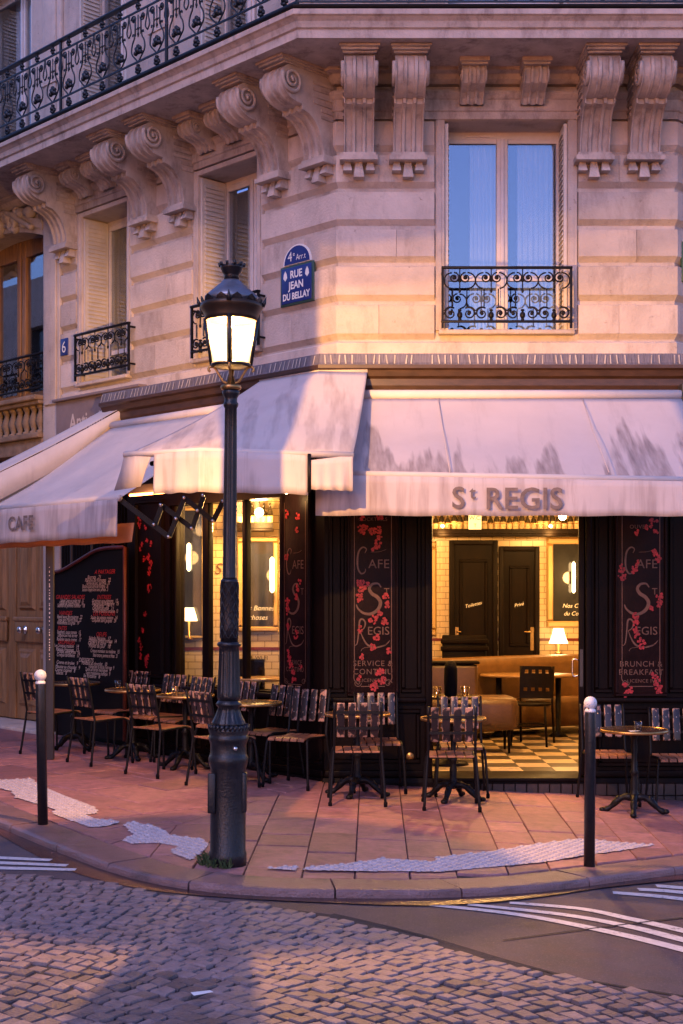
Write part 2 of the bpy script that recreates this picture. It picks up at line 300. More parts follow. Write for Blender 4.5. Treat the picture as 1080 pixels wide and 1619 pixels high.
WM = {}
def link(name, data, parent=None, M=I4, **pr):
    o = bpy.data.objects.new(name, data); COL.objects.link(o)
    if parent is not None: o.parent = parent; o.matrix_basis = WM[parent.name].inverted() @ M
    else: o.matrix_basis = M
    WM[o.name] = M.copy()
    for k, v in pr.items(): o[k] = v
    return o
def part(mb, name, m, parent, M=I4, **pr): return link(name, mb.mesh(name, m) if isinstance(mb, MB) else mb, parent, M, **pr)
def thing(name, label, cat, M=I4, group=None):
    o = link(name, None, None, M, label=label, category=cat)
    if group: o['group'] = group
    return o
def tag(o, label, cat, group=None):
    o['label'] = label; o['category'] = cat
    if group: o['group'] = group
    return o
def inst(root, spec):      # spec: list of (name, mesh, local matrix, parent index or None)
    objs = []
    for name, me, M, pi_ in spec:
        objs.append(link(name, me, root if pi_ is None else objs[pi_], WM[root.name] @ M))
    return objs
def text_mesh(body, size, m, shear=0, align='CENTER', space=1.0, sx=1.0, off=0.0, ext=0.0):
    c = bpy.data.curves.new('t', 'FONT'); c.body = body; c.size = size; c.align_x = align; c.shear = shear; c.space_character = space; c.offset = off
    c.resolution_u = 3; c.extrude = ext
    o = bpy.data.objects.new('t', c); COL.objects.link(o); dg = bpy.context.evaluated_depsgraph_get()
    me = bpy.data.meshes.new_from_object(o.evaluated_get(dg)); bpy.data.objects.remove(o); bpy.data.curves.remove(c)
    me.transform(Matrix.Rotation(pi / 2, 4, 'X') @ Matrix.Diagonal((sx, 1, 1, 1))); me.materials.clear(); me.materials.append(m); return me
def text(body, size, m, parent, M, name='lettering', **k):
    o = link(name, text_mesh(body, size, m, **k), parent, M)
    if size < .1: o['kind'] = 'stuff'
    return o

# facade sweep: profile of (w outward, z) run round left wall, corner, chamfer, right wall
nL = Vector((-sin(AL), -cos(AL))); nC = Vector((0, -1)); nR = Vector((sin(BE), -cos(BE)))
def mit(a, b): return (a + b) / (1 + a.dot(b))
def sweep(prof, ul=-8.0, ur=5.0, name='moulding', m=stone_c, parent=None, cham0=None, cham1=None, smooth=False):
    st = []
    if ul is not None: st.append((Vector((CX, CY)) + Vector((cos(AL), -sin(AL))) * ul, nL))
    if ul is not None: st.append((Vector((CX, CY)), mit(nL, nC)))
    else: st.append((Vector((CX + (cham0 or 0), CY)), nC))
    if ur is not None:
        st.append((Vector((DX, CY)), mit(nC, nR))); st.append((Vector((DX, CY)) + Vector((cos(BE), sin(BE))) * ur, nR))
    else: st.append((Vector((CX + cham1, CY)), nC))
    mb = MB(); n = len(prof); vs = []
    for p, nn in st:
        for wv, z in prof: q = p + nn * wv; vs.append((q.x, q.y, z))
    fs = [(i * n + j, (i + 1) * n + j, (i + 1) * n + (j + 1) % n, i * n + (j + 1) % n) for i in range(len(st) - 1) for j in range(n)]
    fs += [tuple(range(n)), tuple(range((len(st) - 1) * n, len(st) * n))[::-1]]
    mb.add(vs, fs, smooth)
    return part(mb, name, m, parent)
def wall_open(u0, u1, z0, z1, ops, d0, d1):
    us = sorted({u0, u1} | {v for o in ops for v in o[:2] if u0 < v < u1}); zs = sorted({z0, z1} | {v for o in ops for v in o[2:] if z0 < v < z1})
    nu, nz = len(us) - 1, len(zs) - 1
    def fill(i, j):
        if i < 0 or j < 0 or i >= nu or j >= nz: return False
        cu, cz = (us[i] + us[i + 1]) / 2, (zs[j] + zs[j + 1]) / 2
        return not any(o[0] < cu < o[1] and o[2] < cz < o[3] for o in ops)
    mb = MB()
    for i in range(nu):
        for j in range(nz):
            if not fill(i, j): continue
            a, b, c, e = us[i], us[i + 1], zs[j], zs[j + 1]
            mb.add([(a, d0, c), (b, d0, c), (b, d0, e), (a, d0, e)], [(0, 1, 2, 3)]); mb.add([(a, d1, c), (b, d1, c), (b, d1, e), (a, d1, e)], [(3, 2, 1, 0)])
            if not fill(i - 1, j): mb.add([(a, d0, c), (a, d1, c), (a, d1, e), (a, d0, e)], [(3, 2, 1, 0)])
            if not fill(i + 1, j): mb.add([(b, d0, c), (b, d1, c), (b, d1, e), (b, d0, e)], [(0, 1, 2, 3)])
            if not fill(i, j - 1): mb.add([(a, d0, c), (b, d0, c), (b, d1, c), (a, d1, c)], [(3, 2, 1, 0)])
            if not fill(i, j + 1): mb.add([(a, d0, e), (b, d0, e), (b, d1, e), (a, d1, e)], [(0, 1, 2, 3)])
    return mb

# ================================================================== GROUND
KERB = [(-10, 21.3), (-6.5, 16.0), (-3.6, 11.72), (-2.547, 10.143), (-1.879, 9.181), (-1.416, 8.574), (-.994, 8.217), (-.524, 8.06), (0, 8.07), (.57, 8.185), (1.182, 8.474), (1.7, 8.85), (2.348, 9.35), (3.5, 10.26), (6, 12.4), (14, 19.8)]
KS = .978
K = [Vector((p[0] * KS, p[1] * KS)) for p in smooth_path([(x, y, 0) for x, y in KERB], 5)]
def knorm(i):
    t = (K[min(i + 1, len(K) - 1)] - K[max(i - 1, 0)]).normalized(); return Vector((-t.y, t.x))     # towards the pavement
def gsheet(xs, ys, z): 
    mb = MB(); return mb.grid([[(x, y, z + gz(x)) for x in xs] for y in ys])
road = part(gsheet([-40, -20, -10] + [-6.5 + .25 * i for i in range(55)] + [10, 20, 40], [-40, -10, 0, 4, 6, 8, 10, 14, 20, 40, 60], -.056), 'road', asphalt, None, kind='structure')
# pavement bed
inner = [K[i] + knorm(i) * .30 for i in range(len(K))]
mb = MB()
cols = [[(p.x, p.y, -.016 + gz(p.x)), (p.x + (0 - p.x) * .0, max(p.y + .5, 13.2) if abs(p.x) < 3.6 else p.y + 6, -.016 + gz(p.x))] for p in inner]
mb.grid(cols); pavement = part(mb, 'pavement', mortar, None, kind='structure')
# kerb stones
kerb = None
acc = 0; start = 0; n_st = 0
lens = [0]
for i in range(1, len(K)): lens.append(lens[-1] + (K[i] - K[i - 1]).length)
def kpt(s):
    for i in range(1, len(K)):
        if lens[i] >= s or i == len(K) - 1:
            t = (s - lens[i - 1]) / max(1e-6, lens[i] - lens[i - 1]); return K[i - 1].lerp(K[i], t), (knorm(i - 1).lerp(knorm(i), t)).normalized()
s = 0; kerb_root = None
prof_k = [(0, -.26), (0, -.03), (.004, -.013), (.014, -.004), (.034, 0), (.16, .001), (.296, .001), (.298, -.26)]
while s < lens[-1] - .4:
    L = random.uniform(.72, 1.05); p_mid = kpt(min(s + L / 2, lens[-1]))[0]
    if abs(p_mid.x) > 5.2: s += L; continue
    mb = MB(); rows = []
    m_ = 9; e = .006; dz = random.uniform(-.003, .003)
    for j in range(m_ + 1):
        p, nn = kpt(s + e + (L - 2 * e) * j / m_)
        rows.append([(p.x + nn.x * (a + random.uniform(-.003, .003)), p.y + nn.y * (a + random.uniform(-.003, .003)), z + dz + random.uniform(-.002, .002) + gz(p.x)) for a, z in prof_k])
    mb.grid(rows, False); n_ = len(prof_k); mb.add(rows[0], [tuple(range(n_))]); mb.add(rows[-1], [tuple(range(n_))[::-1]])
    if kerb_root is None:
        kb = MB(); rr = []
        for i in range(len(K)):
            p, nn = K[i], knorm(i)
            if abs(p.x) < 7: rr.append([(p.x + nn.x * .01, p.y + nn.y * .01, -.3 + gz(p.x)), (p.x + nn.x * .02, p.y + nn.y * .02, -.03 + gz(p.x)), (p.x + nn.x * .29, p.y + nn.y * .29, -.03 + gz(p.x))])
        kb.grid(rr); kerb_root = part(kb, 'kerb', mortar, None, kind='structure')
    part(mb, 'kerb_stone', kerb_m, kerb_root); s += L
# paving slabs, clipped to the kerb line
def clip(poly, a, b):      # keep the left side of a->b
    out = []; n = len(poly)
    def sd_(p): return (b[0] - a[0]) * (p[1] - a[1]) - (b[1] - a[1]) * (p[0] - a[0])
    for i in range(n):
        p, q = poly[i], poly[(i + 1) % n]; sp, sq = sd_(p), sd_(q)
        if sp >= 0: out.append(p)
        if (sp >= 0) != (sq >= 0):
            t = sp / (sp - sq); out.append((p[0] + (q[0] - p[0]) * t, p[1] + (q[1] - p[1]) * t))
    return out
inn = [K[i] + knorm(i) * .304 for i in range(len(K))]
inn = [p for p in inn if abs(p.x) < 6.8][::2]
def area(p): return abs(sum(p[i][0] * p[(i + 1) % len(p)][1] - p[(i + 1) % len(p)][0] * p[i][1] for i in range(len(p)))) / 2
mit_dir = mit(nL, nC).normalized(); c0 = Vector((CX, CY)) + mit(nL, nC) * .2
def add_slab(poly, side):
    a = (c0.x, c0.y); b = (c0.x + mit_dir.x * 9, c0.y + mit_dir.y * 9)
    poly = clip(poly, a, b) if side == 'C' else clip(poly, b, a)
    for i in range(len(inn) - 1):
        if len(poly) < 3: return
        poly = clip(poly, inn[i], inn[i + 1])
    if len(poly) < 3 or area(poly) < .012: return
    cx = sum(p[0] for p in poly) / len(poly); cy_ = sum(p[1] for p in poly) / len(poly)
    dz = random.uniform(-.004, .004); e = .0065; tx, ty = random.uniform(-.004, .004), random.uniform(-.004, .004)
    def sh(p, k): 
        L = sqrt((p[0] - cx) ** 2 + (p[1] - cy_) ** 2) or 1; return (p[0] + (cx - p[0]) / L * k, p[1] + (cy_ - p[1]) / L * k)
    n = len(poly); mb = MB(); vs = []
    for k, z in ((e, -.05), (e, -.006), (e + .006, 0)):
        for p in poly:
            q = sh(p, k); vs.append((q[0], q[1], z + dz + gz(q[0]) + (q[0] - cx) * tx + (q[1] - cy_) * ty))
    fs = [tuple(range(2 * n, 3 * n))] + [(j * n + i, j * n + (i + 1) % n, (j + 1) * n + (i + 1) % n, (j + 1) * n + i) for j in (0, 1) for i in range(n)]
    mb.add(vs, fs); part(mb, 'paving_slab', slab_m, pavement)
x = -2.2; col = 0
while x < 4.4:                                                    # in front of the chamfer: narrow columns
    wd = random.uniform(.29, .36); y = 7.6 + random.uniform(0, .5)
    while y < 12.5:
        ln = random.choice((.42, .5, .62, .74)); fan = lambda xx, yy: (yy - 10) * (.02 + .012 * max(0, xx))
        add_slab([(x + fan(x, y), y), (x + wd + fan(x + wd, y), y), (x + wd + fan(x + wd, y + ln), y + ln), (x + fan(x, y + ln), y + ln)], 'C'); y += ln
    x += wd
u = -8.5
while u < 3.4:                                                    # along the left wall
    wd = random.uniform(.36, .50); d = -.15
    while d > -4.6:
        ln = random.choice((.46, .6, .75, .9)); q = [Lw(u, d), Lw(u, d - ln), Lw(u + wd, d - ln), Lw(u + wd, d)]
        if q[0].x > -6.2: add_slab([(p.x, p.y) for p in q], 'L')
        d -= ln
    u += wd
# tactile paving
def inside(p, poly):
    r = False; n = len(poly)
    for i in range(n):
        a, b = poly[i], poly[(i + 1) % n]
        if (a[1] > p[1]) != (b[1] > p[1]) and p[0] < (b[0] - a[0]) * (p[1] - a[1]) / (b[1] - a[1]) + a[0]: r = not r
    return r
PATCH = [[(-3.4, 12.6), (-3.01, 12.0), (-2.77, 12.1), (-2.45, 11.44), (-1.93, 10.62), (-1.85, 10.32), (-1.93, 10.24), (-1.86, 10.1), (-1.62, 9.97), (-1.68, 9.77), (-1.8, 9.7), (-1.93, 9.9), (-2.17, 10.24), (-2.2, 10.46), (-2.64, 11.01), (-2.75, 11.35), (-3.5, 12.1)],
         [(-1.58, 9.84), (-1.53, 9.97), (-1.32, 9.78), (-1.19, 9.46), (-.96, 9.35), (-.89, 9.12), (-.92, 8.79), (-.96, 8.6), (-1.11, 8.84), (-1.09, 9.05), (-1.24, 9.16), (-1.4, 9.11), (-1.49, 9.22), (-1.45, 9.46)],
         [(-.47, 8.40), (-.27, 8.52), (-.28, 8.36)],
         [(-.23, 8.45), (-.12, 8.55), (0, 8.6), (.27, 8.85), (.61, 8.82), (.63, 8.98), (1.04, 9.3), (1.34, 9.62), (1.74, 9.98), (1.99, 9.93), (2.28, 9.89), (2.02, 9.63), (1.64, 9.3), (1.34, 9.0), (.98, 8.75), (.61, 8.5), (.35, 8.46), (.17, 8.42), (0, 8.40), (-.16, 8.38), (-.24, 8.4)]]
for poly in PATCH:
    x0, x1 = min(p[0] for p in poly), max(p[0] for p in poly); y0, y1 = min(p[1] for p in poly), max(p[1] for p in poly)
    c = .012; mb = MB(); dm = MB(); ii = 0
    y = y0
    while y < y1:
        x = x0
        while x < x1:
            jx, jy = x + c / 2 + random.uniform(-.006, .006), y + c / 2 + random.uniform(-.006, .006)
            if inside((jx, jy), poly): mb.add([(x, y, .0075 + gz(x)), (x + c, y, .0075 + gz(x + c)), (x + c, y + c, .0075 + gz(x + c)), (x, y + c, .0075 + gz(x))], [(0, 1, 2, 3)])
            x += c
        y += c
    y = y0; r_ = 0
    while y < y1:
        x = x0 + (r_ % 2) * .03
        while x < x1:
            if inside((x, y), poly):
                z = .0075 + gz(x); dm.add([(x + .020 * cos(k * pi / 3), y + .020 * sin(k * pi / 3), z) for k in range(6)] + [(x + .011 * cos(k * pi / 3), y + .011 * sin(k * pi / 3), z + .009) for k in range(6)], [(k, (k + 1) % 6, 6 + (k + 1) % 6, 6 + k) for k in range(6)] + [(6, 7, 8, 9, 10, 11)])
            x += .06
        y += .052; r_ += 1
    tp = part(mb, 'tactile_paving', tactile_m, pavement); part(dm, 'tactile_dome', mat('worn_tactile_dome', (.48, .40, .40), .6, var=.3, scale=20), tp, kind='stuff')
# cobbles
CB = [(-6, 9.4), (-2.14, 8.53), (-1.515, 8.35), (-1.18, 8.10), (-.6, 7.88), (0, 7.63), (.532, 7.15), (.964, 6.68), (1.315, 6.42), (1.587, 6.32), (2.5, 6.0), (5, 5.2)]
CB = [(x * KS, y * KS) for x, y in CB]
def ilerp(tab, x):
    for i in range(len(tab) - 1):
        if x <= tab[i + 1][0]: t = (x - tab[i][0]) / (tab[i + 1][0] - tab[i][0]); return tab[i][1] + (tab[i + 1][1] - tab[i][1]) * t
    return tab[-1][1]
xs = [-4 + .2 * i for i in range(41)]
mb = MB(); mb.grid([[(x, 3.6 + (ilerp(CB, x) - 3.6) * j / 6, -.0515 + gz(x)) for x in xs] for j in range(7)])
cobbles = part(mb, 'cobbled_road', bed, None, kind='structure')
stones = []
KC = (-2.5, 3.5); r = .9; row = 0
while r < 7.2:
    hgt = random.uniform(.076, .096); th = -1.4 + random.uniform(0, .1)
    while th < pi + .3:
        ln = random.uniform(.062, .11) / r
        tm = th + ln / 2; rm = r + hgt / 2
        X, Y = KC[0] + rm * cos(tm), KC[1] + rm * sin(tm)
        if abs(X) < 3.4 and 4.5 < Y < ilerp(CB, X) - .02:
            wob = lambda t_: .05 * sin(5 * t_) + .03 * sin(11 * t_ + 1)
            j = lambda: random.uniform(-.010, .010)
            q = []
            for (tt, rr) in ((th + .007 / r, r + .007), (th + ln - .007 / r, r + .007), (th + ln - .007 / r, r + hgt - .007), (th + .007 / r, r + hgt - .007)):
                q.append((KC[0] + (rr + wob(tt)) * cos(tt) + j(), KC[1] + (rr + wob(tt)) * sin(tt) + j()))
            stones.append((X, Y, q))
        th += ln
    r += hgt; row += 1
def sett(mb, X, Y, q):
    dz = random.uniform(-.006, .007) ; tx, ty = random.uniform(-.035, .035), random.uniform(-.035, .035)
    vs = []
    for k, z in ((-.04, -.09), (.0, -.048), (.06, -.0405), (.22, -.039)):
        for p in q:
            a, b = p[0] + (X - p[0]) * k, p[1] + (Y - p[1]) * k; vs.append((a, b, z + dz + gz(a) + (a - X) * tx + (b - Y) * ty))
    mb.add(vs, [(12, 13, 14, 15)[::1]] + [(r_ * 4 + i, r_ * 4 + (i + 1) % 4, r_ * 4 + 4 + (i + 1) % 4, r_ * 4 + 4 + i) for r_ in range(3) for i in range(4)], False)
def seen(X, Y): px = 540 + 2150 * X / Y; py = 940 + 2150 * 1.79 / Y; return -20 < px < 1100 and py < 1640
vis = sorted([s_ for s_ in stones if seen(s_[0], s_[1])], key=lambda s_: s_[1])
for s_ in vis[:300]: mb = MB(); sett(mb, *s_); part(mb, 'cobblestone', cobble_m, cobbles)
rest = MB(); keep = set(id(s_) for s_ in vis[:300])
for s_ in stones:
    if id(s_) not in keep: sett(rest, *s_)
part(rest, 'cobblestones', cobble_m, cobbles, kind='stuff')
# painted lines and a crack
def road_line(pts, w0, w1, m=road_paint, name='road_marking', z=-.0515):
    P = smooth_path([(a * KS, b * KS, 0) for a, b in pts], 8); mb = MB(); rows = []
    for i in range(len(P)):
        a, b = Vector(P[max(i - 1, 0)]), Vector(P[min(i + 1, len(P) - 1)]); t = (b - a).normalized(); nn = Vector((-t.y, t.x, 0)); wv = w0 + (w1 - w0) * i / len(P)
        p = Vector(P[i]); rows.append([(q.x, q.y, z + gz(q.x)) for q in (p - nn * wv / 2, p + nn * wv / 2)])
    mb.grid(rows); return part(mb, name, m, road)
road_line([(.52, 8.01), (1.02, 7.87), (1.42, 7.62), (1.82, 7.26), (2.6, 6.4)], .06, .115)
road_line([(.75, 8.07), (1.29, 7.93), (1.62, 7.73), (1.88, 7.47), (2.7, 6.6)], .06, .115)
road_line([(1.01, 8.17), (1.42, 8.11), (1.66, 7.93), (1.93, 7.69), (2.8, 6.85)], .06, .115)
road_line([(1.72, 8.62), (2.14, 8.54), (2.9, 8.2)], .08, .12); road_line([(1.91, 8.76), (2.19, 8.74), (3, 8.5)], .08, .12); road_line([(2.06, 8.9), (2.23, 8.88), (3.1, 8.7)], .08, .12)
for a, b in (((-3.6, 9.14), (-1.92, 8.99)), ((-3.6, 8.93), (-1.78, 8.83)), ((-3.6, 8.66), (-1.7, 8.70))): road_line([a, ((a[0] + b[0]) / 2, (a[1] + b[1]) / 2 + .02), b], .12, .07)
road_line([(.86, 7.25), (1.15, 7.45), (1.6, 7.75), (2.3, 8.2)], .012, .02, bed, 'road_crack', -.0505)
road_line([(-.05, 7.67), (.4, 7.3), (.9, 6.78), (1.3, 6.5), (2.2, 6.15)], .03, .02, bed, 'road_crack', -.0508)

# ================================================================== BUILDING
bld = thing('corner_building', 'pale limestone corner building with carved brackets under a long iron balcony', 'building', T(CX, CY, 0))
TM = math.tan(AL / 2); TR = math.tan(BE / 2)
W2 = (-2.07, -1.13, 4.15, 6.06); W1 = (-4.24, -3.34, 4.14, 6.06); WC_ = (.993, 2.139, 4.163, 6.118)
UP = [(-2.07, -1.13, 6.95, 9.4), (-4.33, -3.39, 6.95, 9.4), (-6.75, -5.35, 6.95, 9.4)]
PORT = (-7.4, -5.03, -.2, 6.32)
part(wall_open(-4.4, 0, 3.4, 9.9, [W1, W2] + UP, 0, .5), 'wall', stone, bld, FL)
part(wall_open(-9, -4.4, -.3, 9.9, [PORT] + UP, 0, .5), 'wall', stone, bld, FL)
part(wall_open(0, 3.14, 3.4, 9.9, [WC_, (.993, 2.139, 6.95, 9.4)], 0, .5), 'wall', stone, bld, FC)
part(wall_open(0, 6, 3.4, 9.9, [], 0, .5), 'wall', stone, bld, FR)
roofm = MB(); q = [Lw(-9, .2, 9.9), Lw(0, .2, 9.9), Cw(3.14, .2, 9.9), FR @ Vector((6, .2, 9.9)), Vector((7, 24, 9.9)), Vector((-5, 26, 9.9))]
roofm.add([tuple(p) for p in q], [tuple(range(6))]); part(roofm, 'roof', lead, bld)
JZ = [3.93, 4.063, 4.423, 4.783, 5.126, 5.475, 5.817, 6.13]
def block(F, u0, u1, z0, z1, ml=0, mr=0):
    c = .012; cb = .05; d1 = -.045; mb = MB(); a = u0 - .045 * ml if ml else u0 + .006; b = u1 + .045 * mr if mr else u1 - .006
    mb.add([(u0, .0, z0), (u1, .0, z0), (u1, .0, z1), (u0, .0, z1), (a, d1, z0 + cb), (b, d1, z0 + cb), (b, d1, z1 - c), (a, d1, z1 - c)], [(4, 5, 6, 7), (0, 1, 5, 4), (1, 2, 6, 5), (2, 3, 7, 6), (3, 0, 4, 7)])
    part(mb, 'stone_block', stone, bld, F)
segs = [(FC, 0, .90, TM, 0), (FC, 2.232, 3.14, 0, TR), (FL, -1.05, 0, 0, TM), (FL, -3.26, -2.15, 0, 0), (FL, -4.66, -4.325, 0, 0), (FR, 0, 1.4, TR, 0), (FR, 1.4, 3.2, 0, 0)]
for F, u0, u1, ml, mr in segs:
    for j in range(1, 7):
        z0, z1 = JZ[j] + .017, JZ[j + 1] - .017
        if j % 2 and u1 - u0 > .8:
            um = u0 + (u1 - u0) * (.42 if j % 4 == 1 else .6); block(F, u0, um + .004, z0, z1, ml, 0); block(F, um - .004, u1, z0, z1, 0, mr)
        else: block(F, u0, u1, z0, z1, ml, mr)
# plain bottom course and window casings
sweep([(0, 3.88), (.034, 3.89), (.034, 4.045), (.015, 4.06), (0, 4.06)], -4.66, 5, 'base_course', stone, bld)
def casing(F, o, wd=.085):
    u0, u1, z0, z1 = o; mb = MB()
    for a, b, c, e in ((u0 - wd, u0 - .002, z0, z1 + .05), (u1 + .002, u1 + wd, z0, z1 + .05)): mb.box(a, b, -.028, .0, c, e); mb.box(a + .012, b - .03, -.036, -.028, c, e)
    mb.box(u0 - .002, u1 + .002, -.028, 0, z1 + .002, z1 + .05)
    part(mb, 'window_casing', stone, bld, F)
    s = MB(); s.rbox(u0 - .06, u1 + .06, -.085, .05, z0 - .045, z0 - .001, .012); part(s, 'window_sill', stone, bld, F)
for F, o in ((FC, WC_), (FL, W1), (FL, W2)): casing(F, o)
# mouldings and balcony slab
sweep([(0, 6.125), (.045, 6.125), (.045, 6.19), (.06, 6.20), (.06, 6.30), (.075, 6.31), (.10, 6.345), (.10, 6.37), (0, 6.40)], -4.9, 5, 'architrave', stone_c, bld)
sweep([(0, 6.44), (.06, 6.445), (.10, 6.48), (.12, 6.52), (.19, 6.53), (.19, 6.562), (0, 6.562)], -8.8, 5, 'bed_moulding', stone_c, bld)
sweep([(-.1, 6.56), (.82, 6.56), (.82, 6.555), (.84, 6.555), (.84, 6.63), (.86, 6.64), (.875, 6.69), (.905, 6.72), (.925, 6.73), (.925, 6.775), (.90, 6.785), (-.1, 6.785)], -8.8, 5, 'balcony_slab', stone_c, bld)
sweep([(.70, 6.787), (.93, 6.787), (.935, 6.80), (.935, 6.812), (.70, 6.812)], -8.8, 5, 'balcony_edge_strip', iron, bld)
# carved brackets
PRF = [(0.02, 6.5), (.60, 6.5), (.655, 6.465), (.685, 6.41), (.69, 6.345), (.67, 6.285), (.625, 6.235), (.56, 6.20), (.49, 6.185), (.435, 6.18), (.435, 6.135), (.41, 6.13), (.35, 6.115), (.29, 6.075), (.235, 6.01), (.195, 5.93), (.172, 5.85), (.165, 5.775)]
PRF = [PRF[0]] + [(a[0], a[2]) for a in smooth_path([(p[0], 0, p[1]) for p in PRF[1:10]], 3)] + PRF[10:12] + [(a[0], a[2]) for a in smooth_path([(p[0], 0, p[1]) for p in PRF[12:]], 3)]
def console_mesh(prf, hw, grooves, name, scale=1.0):
    mb = MB(); st = []
    for k in range(grooves):
        a = -hw + 2 * hw * k / grooves; b = -hw + 2 * hw * (k + 1) / grooves; g = (b - a) * .14
        st += [(a + g * .2, .0), (a + g, .0), (a + g * 1.6, .028), (b - g * 1.6, .028), (b - g, .0), (b - g * .2, .0)]
    rows = []
    for u, o in st: rows.append([(u, -max(.01, w_ - o), z + (o * .5 if z > 6.4 else 0)) for w_, z in prf])
    mb.grid(rows, False); n = len(prf)
    for rw, rev in ((rows[0], 0), (rows[-1], 1)):
        back = [(rw[0][0], 0, p[2]) for p in rw]
        for i in range(n - 1): mb.add([rw[i], rw[i + 1], back[i + 1], back[i]], [(0, 1, 2, 3) if rev else (3, 2, 1, 0)])
    return mb
cm = console_mesh(PRF, .14, 3, 'console').mesh('console', stone_c)
def volute_mesh(c, R, hw, turns, r, sg):
    mb = MB()
    if 1:
        P = [(sg * (hw - .002), -(c[0]) - rr * cos(a), c[1] + rr * sin(a)) for a, rr in ((.4 - 2 * pi * turns * i / 40, R * (1 - .86 * i / 40)) for i in range(41))]
        mb.tube(P, [r * (1 - .4 * i / 40) for i in range(41)], 6)
        mb.tube([(sg * (hw - .005), -c[0], c[1]), (sg * (hw + .014), -c[0], c[1])], .02, 8)
    return mb.mesh('volute', stone_c)
vm, vm2 = (volute_mesh((.565, 6.365), .122, .15, 2.0, .021, sg) for sg in (-1, 1))
ribm = []
for sg in (-1, 1):
    for z in (6.10, 6.16, 6.22, 6.28, 6.34, 6.40): rib = MB(); ribm.append(rib.box(sg * .14 - .008, sg * .14 + .008, -.30 if z > 6.2 else -.2, -.05, z, z + .028).mesh('flute', stone_c))
cap = MB(); cap.box(-.15, .15, -.66, -.01, 6.5, 6.515); cap.box(-.165, .165, -.70, -.01, 6.516, 6.535); cap.box(-.18, .18, -.73, -.01, 6.536, 6.558); capm = cap.mesh('console_cap', stone_c)
ft = MB(); ft.box(-.155, .155, -.18, -.0, 5.745, 5.776); ft.box(-.175, .175, -.205, -.0, 5.70, 5.744); footm = ft.mesh('console_foot', stone_c)
def gutta(hz, wt, wb):
    g = MB(); g.add([(-wt, 0, 0), (wt, 0, 0), (wt, -.07, 0), (-wt, -.07, 0), (-wb, 0, -hz), (wb, 0, -hz), (wb, -.105, -hz), (-wb, -.105, -hz), (-wb * .3, -.03, -hz - .015), (wb * .3, -.05, -hz - .015)], [(0, 3, 2, 1), (0, 1, 5, 4), (1, 2, 6, 5), (2, 3, 7, 6), (3, 0, 4, 7), (4, 5, 6, 7)]); return g.mesh('gutta', stone_c)
g1, g2 = gutta(.085, .028, .042), gutta(.145, .03, .05)
CON = [('console', cm, I4, None), ('volute', vm, I4, 0), ('volute', vm2, I4, 0)] + [('flute', r_, I4, 0) for r_ in ribm] + [('console_cap', capm, I4, 0), ('console_foot', footm, I4, 0)] + [('gutta', g1, T(-.105, -.05, 5.70), 0), ('gutta', g2, T(0, -.05, 5.70), 0), ('gutta', g1, T(.105, -.05, 5.70), 0)]
def put_console(F, u, spec):
    objs = []
    for name, me, M, pi_ in spec: objs.append(link(name, me, bld if pi_ is None else objs[0], F @ T(u) @ M))
for u in (.19, .645, 2.365, 2.83): put_console(FC, u, CON)
for u in (-.16, -.79, -2.27, -2.91, -4.48, -8.0): put_console(FL, u, CON)
for u in (.3, .95): put_console(FR, u, CON)
P2 = [(.02, 6.5), (.36, 6.5), (.385, 6.46), (.38, 6.41), (.34, 6.36), (.27, 6.34), (.2, 6.325), (.15, 6.29), (.12, 6.24)]
sm_ = console_mesh(P2, .11, 3, 'small').mesh('small_console', stone_c); sv, sv2 = (volute_mesh((.31, 6.425), .07, .11, 1.7, .011, sg) for sg in (-1, 1))
scap = MB(); scap.box(-.12, .12, -.40, -.01, 6.5, 6.52); scap.box(-.135, .135, -.43, -.01, 6.521, 6.558); scapm = scap.mesh('console_cap', stone_c)
SC = [('small_console', sm_, I4, None), ('volute', sv, I4, 0), ('volute', sv2, I4, 0), ('console_cap', scapm, I4, 0)]
for F, us in ((FC, (1.235, 1.80)), (FL, (-1.85, -1.42, -4.05, -3.62))):
    for u in us: put_console(F, u, SC)
